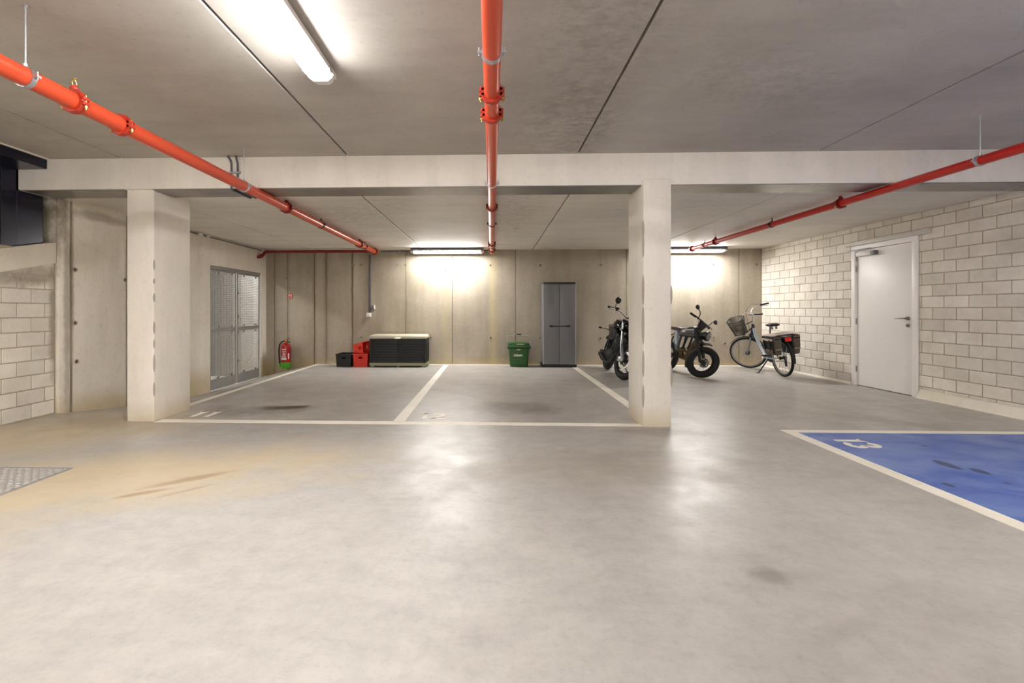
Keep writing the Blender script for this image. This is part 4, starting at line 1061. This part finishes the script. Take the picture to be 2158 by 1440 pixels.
# ---------------------------------------------------------------- fat-tyre electric moped
def moped():
    t = root_at('electric_moped', 'grey and black fat-tyre electric moped with mirrors behind the pillar', 'moped', (3.40, 9.10, 0), 174, 10)
    rr, L = .275, 1.10; P = Vector((1.075, 0, .26)); a = Vector((-.40, 0, .917)); S = steer(P, 23.5, 36)
    ax = lambda s: P + a * s
    wheel(t, 'rear_wheel', (0, 0, rr), rr, .052, .035, 24, rim='blackmatt', spoke='steel', disc=(.08, -.05), spr=.0018)
    wheel(t, 'front_wheel', (L, 0, rr), rr, .052, .035, 24, S, rim='blackmatt', spoke='steel', disc=(.085, .055), spr=.0018)
    m = MB()
    for s in (-1, 1): m.tube([(L, s * .085, rr - .02), ax(.12) + Vector((.02, s * .085, 0)), ax(.30) + Vector((0, s * .085, 0)), ax(.58) + Vector((0, s * .085, 0))], [.024, .027, .024, .019], 12)
    m.xf(S).build('fork', 'blackmatt', t)
    m = MB()
    for q in (.40, .57): m.bar(ax(q) + Vector((0, -.11, 0)), ax(q) + Vector((0, .11, 0)), .07, .03)
    m.xf(S).build('fork_yoke', 'black', t)
    MB().box(L - .05, L + .03, .06, .09, rr - .06, rr + .05).xf(S).build('brake_caliper', 'black', t, bevel=.008)
    MB().arcstrip((L, 0, rr), rr + .052, 84, 126, .13, .006, 10).xf(S).build('front_mudguard', 'black', t)
    hl = MB().lathe([(.02, -.09), (.06, -.07), (.085, -.02), (.088, .02), (.08, .03)], ax(.52) + Vector((.15, 0, -.0)), (1, 0, -.05), 24).xf(S).build('headlight', 'black', t)
    MB().lathe([(.001, .028), (.076, .028), (.072, .034), (.04, .040), (.001, .042)], ax(.52) + Vector((.15, 0, -.0)), (1, 0, -.05), 24).xf(S).build('headlight_lens', 'lens', hl)
    for z in (-.028, .028): MB().lathe([(.001, .04), (.022, .041), (.020, .047), (.001, .05)], ax(.52) + Vector((.15, 0, z)), (1, 0, -.05), 14).xf(S).build('headlight_eye', 'chrome', hl)
    m = MB()
    for s in (-1, 1): m.bar(ax(.46) + Vector((.0, s * .085, 0)), ax(.52) + Vector((.13, s * .07, 0)), .012, .03)
    m.xf(S).build('headlight_bracket', 'blackmatt', t)
    # risers and bars
    c = ax(.60); up = Vector((.05, 0, .15))
    m = MB()
    for s in (-1, 1): m.tube([c + Vector((0, s * .04, -.01)), c + up + Vector((0, s * .13, 0))], .016, 8)
    m.xf(S).build('bar_riser', 'black', t)
    MB().loft([[tuple(c + Vector((-.012, -.05, .02))), tuple(c + Vector((.012, -.05, .02))), tuple(c + Vector((.012, .05, .02))), tuple(c + Vector((-.012, .05, .02)))], [tuple(c + up + Vector((-.012, -.12, -.02))), tuple(c + up + Vector((.012, -.12, -.02))), tuple(c + up + Vector((.012, .12, -.02))), tuple(c + up + Vector((-.012, .12, -.02)))]]).xf(S).build('bar_plate', 'blackmatt', t)
    pts = [c + up + Vector((-.08, -.36, .02)), c + up + Vector((-.03, -.22, .01)), c + up + Vector((0, -.12, 0)), c + up + Vector((0, .12, 0)), c + up + Vector((-.03, .22, .01)), c + up + Vector((-.08, .36, .02))]
    hb = MB().tube(pts, .0125, 10).xf(S).build('handlebar', 'black', t)
    for s in (-1, 1):
        e0, e1 = c + up + Vector((-.045, s * .25, .012)), c + up + Vector((-.085, s * .375, .02))
        MB().tube([e0, e1], .019, 10).xf(S).build('grip', 'rubber', hb)
        MB().tube([e0 + Vector((.02, -s * .03, 0)), e0 + Vector((.05, s * .02, -.01)), e1 + Vector((.05, s * .01, -.01))], .007, 6).xf(S).build('brake_lever', 'black', hb)
        m0 = c + up + Vector((-.02, s * .20, .01))
        MB().tube([m0, m0 + Vector((.02, s * .02, .06)), m0 + Vector((.02, s * .05, .10)), m0 + Vector((.01, s * .13, .13))], .008, 8).xf(S).build('mirror_stem', 'black', hb)
        q = MB().loftx([(-.014, 0, .02, .015), (-.008, 0, .05, .032), (.010, 0, .062, .040), (.022, 0, .03, .02)], 16)
        q.xf(Matrix.Translation(m0 + Vector((.01, s * .17, .14))))
        q.xf(S).build('mirror', 'black', hb)
    MB().box(c.x - .03, c.x + .03, -.05, .05, c.z + .06, c.z + .10).xf(S).build('display', 'black', hb, bevel=.008)
    MB().tube([c + up + Vector((-.03, -.2, 0)), c + Vector((.06, -.16, .05)), c + Vector((.03, -.08, -.06)), c + Vector((-.05, -.03, -.1))], .004, 6).xf(S).build('cable', 'blackmatt', hb)
    # frame: head tube, grey tank tube, seat, lower battery shell
    MB().cyl(ax(.38), ax(.58), .032).build('head_tube', 'black', t)
    MB().loftx([(.30, .735, .055, .05), (.34, .74, .075, .062), (.55, .745, .085, .07), (.78, .75, .085, .072), (.83, .75, .07, .06)], 20, 3.0).build('tank_tube', 'tankgrey', t)
    MB().loftx([(.50, .80, .05, .03), (.58, .825, .06, .04), (.70, .835, .06, .045), (.80, .82, .05, .04)], 16, 3.0).build('tank_cap', 'tankgrey', t)
    MB().loftx([(.30, .69, .05, .02), (.5, .69, .06, .025), (.82, .69, .06, .03)], 14, 3.0).build('tank_belly', 'black', t)
    o = MB().box(.44, .56, -.089, -.084, .745, .775).build('tank_mark', 'whiteplastic', t, bevel=.004)
    o = MB().box(.44, .56, .084, .089, .745, .775).build('tank_mark', 'whiteplastic', t, bevel=.004)
    MB().loftx([(-.06, .80, .07, .02), (-.02, .815, .095, .04), (.15, .81, .10, .042), (.30, .80, .09, .042), (.36, .795, .07, .03)], 18, 2.8).build('seat', 'seatleather', t)
    MB().tube([(.12, 0, .78), (.16, 0, .60), (.22, 0, .40)], [.05, .045, .04], 12).build('seat_column', 'silver', t)
    m = MB()
    for s in (-1, 1):
        m.tube([(.38, s * .045, .70), (.34, s * .05, .52), (.36, s * .05, .36)], .020, 8)
        m.tube([(.60, s * .045, .69), (.52, s * .05, .5), (.42, s * .05, .36)], .018, 8)
        m.tube([(.36, s * .06, .34), (.18, s * .08, .32), (0, s * .085, rr)], .020, 8)
        m.tube([(.12, s * .06, .66), (.05, s * .08, .45), (0, s * .085, rr)], .014, 8)
    m.build('frame', 'black', t)
    MB().arcstrip((L, 0, rr), .42, 128, 200, .13, .012, 14).build('spar', 'brown', t)
    MB().arcstrip((L, 0, rr), .44, 126, 178, .09, .004, 12).build('spar_edge', 'silver', t)
    MB().loftx([(.30, .38, .05, .07), (.36, .37, .075, .10), (.52, .36, .075, .11), (.62, .34, .06, .08), (.67, .33, .03, .04)], 16, 3.0).build('motor_shell', 'brown', t)
    for s in (-1, 1):
        q = MB().lathe([(.02, 0), (.075, .0), (.078, .010), (.02, .014)], (.50, s * .075, .35), (0, s, 0), 22).build('shell_cover', 'brown', t)
        for i in range(7):
            aa = 2 * math.pi * i / 7; MB().cyl((.50 + .05 * math.cos(aa), s * .084, .35 + .05 * math.sin(aa)), (.50 + .05 * math.cos(aa), s * .0905, .35 + .05 * math.sin(aa)), .010, n=8).build('cover_hole', 'black', q)
    MB().arcstrip((0, 0, rr), rr + .03, 20, 165, .12, .006, 12).build('rear_mudguard', 'silver', t)
    MB().lathe([(.02, -.003), (.08, -.003), (.08, .003), (.02, .003)], (.36, -.10, .33), (0, 1, 0), 24).build('chainring', 'blackmatt', t)
    m = MB().bar((.36, -.115, .33), (.22, -.12, .24), .024, .014, (0, 1, 0)); m.bar((.36, .115, .33), (.50, .12, .42), .024, .014, (0, 1, 0)); m.build('crank', 'black', t)
    for (x, y, z) in ((.22, -.165, .24), (.50, .165, .42)): MB().box(x - .045, x + .045, y - .045, y + .045, z - .012, z + .012).build('pedal', 'black', t, bevel=.004)
    MB().tube([(.40, .07, .27), (.46, .12, .20), (.56, .22, .035), (.57, .25, .032)], [.014, .013, .012, .014], 8).build('kickstand', 'black', t)
    MB().box(-.20, -.17, -.04, .04, .62, .66).build('tail_light', 'reflect_red', t, bevel=.005)
    MB().tube([(-.185, 0, .64), (-.08, 0, .68), (.05, 0, .72)], .010, 6).build('tail_bracket', 'black', t)
    return t
moped()

# ---------------------------------------------------------------- motorcycle
def motorcycle():
    t = root_at('motorcycle', 'black naked motorcycle with round mirror half hidden behind the pillar', 'motorcycle', (2.23, 9.12, 0), 183, 10)
    rr, L = .315, 1.38; P = Vector((1.33, 0, .28)); a = Vector((-.407, 0, .914)); S = steer(P, 24, 24)
    ax = lambda s: P + a * s
    wheel(t, 'rear_wheel', (0, 0, rr), rr, .068, .05, 10, rim='blackgloss', spoke='blackgloss', disc=(.11, -.07), alloy=True)
    fw_ = wheel(t, 'front_wheel', (L, 0, rr), rr, .050, .035, 20, S, rim='blackgloss', spoke='steel', disc=(.15, (-.062, .062)), spr=.004)
    m = MB()
    for s in (-1, 1): m.tube([(L - .02, s * .10, rr - .03), (L - .02, s * .10, rr + .02), ax(.30) + Vector((0, s * .10, 0))], [.026, .030, .028], 12)
    m.xf(S).build('fork_leg', 'steel', t)
    m = MB()
    for s in (-1, 1): m.tube([ax(.28) + Vector((0, s * .10, 0)), ax(.76) + Vector((0, s * .10, 0))], .020, 12)
    m.xf(S).build('fork_tube', 'chrome', t)
    m = MB()
    for q in (.56, .74): m.bar(ax(q) + Vector((0, -.135, 0)), ax(q) + Vector((0, .135, 0)), .08, .035)
    m.xf(S).build('fork_yoke', 'black', t)
    for s in (-1, 1):
        MB().box(L - .09, L - .055, s * .10 - .012, s * .10 + .012, rr + .06, rr + .12).xf(S).build('side_reflector', 'amber', t, bevel=.004)
        MB().box(L - .15, L - .05, s * .085 - .022, s * .085 + .022, rr - .05, rr + .04).xf(S).build('brake_caliper', 'steel', t, bevel=.01)
    MB().arcstrip((L, 0, rr), rr + .022, 60, 150, .12, .004, 10).xf(S).build('front_mudguard', 'black', t)
    hl = MB().lathe([(.03, -.11), (.075, -.08), (.095, -.02), (.098, .03), (.09, .04)], ax(.66) + Vector((.16, 0, -.03)), (1, 0, 0), 24).xf(S).build('headlight', 'blackgloss', t)
    MB().lathe([(.001, .038), (.088, .038), (.08, .045), (.04, .055), (.001, .058)], ax(.66) + Vector((.16, 0, -.03)), (1, 0, 0), 24).xf(S).build('headlight_lens', 'lens', hl)
    c = ax(.78); up = Vector((-.04, 0, .08))
    pts = [c + up + Vector((-.16, -.34, .03)), c + up + Vector((-.08, -.25, .03)), c + up + Vector((-.02, -.16, .02)), c + Vector((0, -.05, .03)), c + Vector((0, .05, .03)), c + up + Vector((-.02, .16, .02)), c + up + Vector((-.08, .25, .03)), c + up + Vector((-.14, .34, .03))]
    hb = MB().tube(pts, .0135, 10).xf(S).build('handlebar', 'steel', t)
    for s in (-1, 1):
        e0, e1 = c + up + Vector((-.09, s * .25, .03)), c + up + Vector((-.145, s * .35, .03))
        MB().tube([e0, e1], .019, 10).xf(S).build('grip', 'rubber', hb)
        MB().tube([e0 + Vector((.03, -s * .02, 0)), e0 + Vector((.07, s * .02, -.01)), e1 + Vector((.07, s * .0, -.012))], .007, 6).xf(S).build('lever', 'chrome', hb)
        MB().box(e0.x - .01, e0.x + .05, min(e0.y - s * .02, e0.y - s * .07), max(e0.y - s * .02, e0.y - s * .07), e0.z - .02, e0.z + .04).xf(S).build('switchgear', 'black', hb, bevel=.006)
        m0 = e0 + Vector((.02, -s * .02, .01))
        MB().tube([m0, m0 + Vector((.02, s * .04, .03)), m0 + Vector((.01, s * .035, .08)), m0 + Vector((.0, s * .02, .10))], .006, 8).xf(S).build('mirror_stem', 'black', hb)
        q = MB().lathe([(.02, -.02), (.05, -.012), (.058, 0), (.056, .008)], m0 + Vector((0, s * .01, .15)), (-1, 0, 0), 22).xf(S).build('mirror', 'blackgloss', hb)
        MB().lathe([(.001, .006), (.052, .006), (.05, .0085), (.001, .0085)], m0 + Vector((0, s * .01, .15)), (-1, 0, 0), 22).xf(S).build('mirror_glass', 'mirror', hb)
        MB().tube([c + Vector((-.0, s * .10, -.06)), c + Vector((.04, s * .20, -.08))], .007, 6).xf(S).build('indicator_stem', 'black', t)
        MB().ell(c + Vector((.045, s * .22, -.08)), (.025, .03, .02), 12, 8).xf(S).build('indicator', 'blackgloss', t)
    MB().lathe([(.02, 0), (.05, .005), (.052, .03), (.045, .035)], c + Vector((.06, 0, .03)), (-.5, 0, .85), 18).xf(S).build('instrument', 'black', hb)
    # tank, seat, tail
    MB().loftx([(.46, .80, .08, .05), (.52, .83, .13, .08), (.68, .87, .17, .11), (.86, .88, .175, .115), (.98, .86, .15, .09), (1.04, .84, .09, .05)], 22, 2.5).build('fuel_tank', 'blackgloss', t)
    MB().lathe([(.03, 0), (.035, .01), (.02, .015)], (.80, 0, .985), (0, 0, 1), 16).build('fuel_cap', 'chrome', t)
    for s in (-1, 1):
        MB().loftx([(.62, .70, .03, .09), (.80, .72, .04, .12), (.98, .72, .035, .10), (1.04, .72, .02, .06)], 14, 2.8).xf(Matrix.Translation((0, s * .17, 0))).build('side_shroud', 'black', t)
        MB().loftx([(.92, .64, .02, .02), (1.0, .66, .025, .09), (1.05, .66, .02, .08)], 12, 3).xf(Matrix.Translation((0, s * .14, 0))).build('radiator_shroud', 'tankgrey', t)
    MB().loftx([(-.12, .84, .06, .02), (-.06, .85, .10, .04), (.15, .83, .13, .045), (.35, .80, .13, .045), (.50, .80, .09, .04)], 20, 2.8).build('seat', 'seatleather', t)
    MB().loftx([(-.20, .78, .04, .02), (-.12, .78, .08, .04), (.2, .75, .11, .05), (.45, .73, .11, .06)], 16, 2.8).build('tail_unit', 'black', t)
    MB().box(-.225, -.195, -.06, .06, .75, .80).build('tail_light', 'reflect_red', t, bevel=.008)
    MB().tube([(-.15, 0, .75), (-.30, 0, .60), (-.34, 0, .48)], [.03, .03, .02], 8).build('plate_bracket', 'black', t)
    for s in (-1, 1):
        MB().tube([(-.10, s * .08, .77), (-.11, s * .22, .78)], .007, 6).build('indicator_stem', 'black', t)
        MB().ell((-.11, s * .24, .78), (.022, .035, .02), 12, 8).build('indicator', 'blackgloss', t)
        MB().tube([(.38, s * .10, .38), (.38, s * .26, .37)], .012, 8).build('foot_peg', 'blackmatt', t)
    # frame, engine, swing arm, exhaust
    m = MB()
    for s in (-1, 1):
        m.tube([ax(.68), (.90, s * .14, .74), (.55, s * .15, .66), (.42, s * .14, .42), (.40, s * .12, .30)], .022, 8)
        m.tube([ax(.55), (1.02, s * .10, .50), (.95, s * .12, .26), (.45, s * .12, .24)], .018, 8)
        m.tube([(.48, s * .13, .66), (.15, s * .10, .76), (-.12, s * .06, .77)], .014, 8)
    m.build('frame', 'black', t)
    m = MB().box(.50, .92, -.15, .15, .24, .44); m.loftx([(.46, .34, .17, .10), (.55, .34, .19, .12), (.75, .34, .19, .12), (.82, .34, .16, .09)], 18, 2.6)
    m.build('engine_case', 'blackmatt', t, bevel=.01)
    m = MB(); 
    for i in range(9): m.obox((.80 + i * .012, 0, .46 + i * .027), ((1, 0, .3), (0, 1, 0), (-.3, 0, 1)), (.11, .14, .007))
    m.obox((.85, 0, .57), ((1, 0, .3), (0, 1, 0), (-.3, 0, 1)), (.09, .12, .13)); m.build('cylinder_fins', 'blackmatt', t)
    MB().box(1.0, 1.05, -.15, .15, .42, .70).build('radiator', 'black', t, bevel=.006)
    m = MB()
    for s in (-1, 1): m.tube([(.42, s * .11, .33), (.2, s * .12, .32), (-.02, s * .125, rr)], [.030, .025, .028], 10)
    m.build('swing_arm', 'blackmatt', t)
    MB().tube([(.30, .0, .66), (.22, 0, .40)], .03, 10).build('shock_absorber', 'steel', t)
    MB().tube([(1.0, -.05, .52), (1.06, -.10, .40), (1.0, -.16, .24), (.75, -.18, .19), (.48, -.18, .21), (.35, -.19, .27)], .022, 10).build('exhaust_pipe', 'blackmatt', t)
    MB().tube([(.42, -.17, .22), (.38, -.175, .23), (.12, -.185, .29), (.08, -.185, .30)], [.03, .050, .052, .04], 16).build('muffler', 'blackmatt', t)
    MB().arcstrip((0, 0, rr), rr + .03, 20, 130, .16, .006, 10).build('rear_mudguard', 'black', t)
    MB().tube([(.45, .11, .25), (.42, .22, .14), (.36, .30, .05)], [.014, .012, .016], 8).build('side_stand', 'black', t)
    MB().lathe([(.03, -.004), (.10, -.004), (.10, .004), (.03, .004)], (0, .085, rr), (0, 1, 0), 24).build('sprocket', 'steel', t)
    m = MB().tube([(0, .085, rr + .10), (.42, .085, .37)], .008, 6); m.tube([(0, .085, rr - .10), (.42, .085, .30)], .008, 6); m.build('chain', 'steel', t)
    return t
motorcycle()
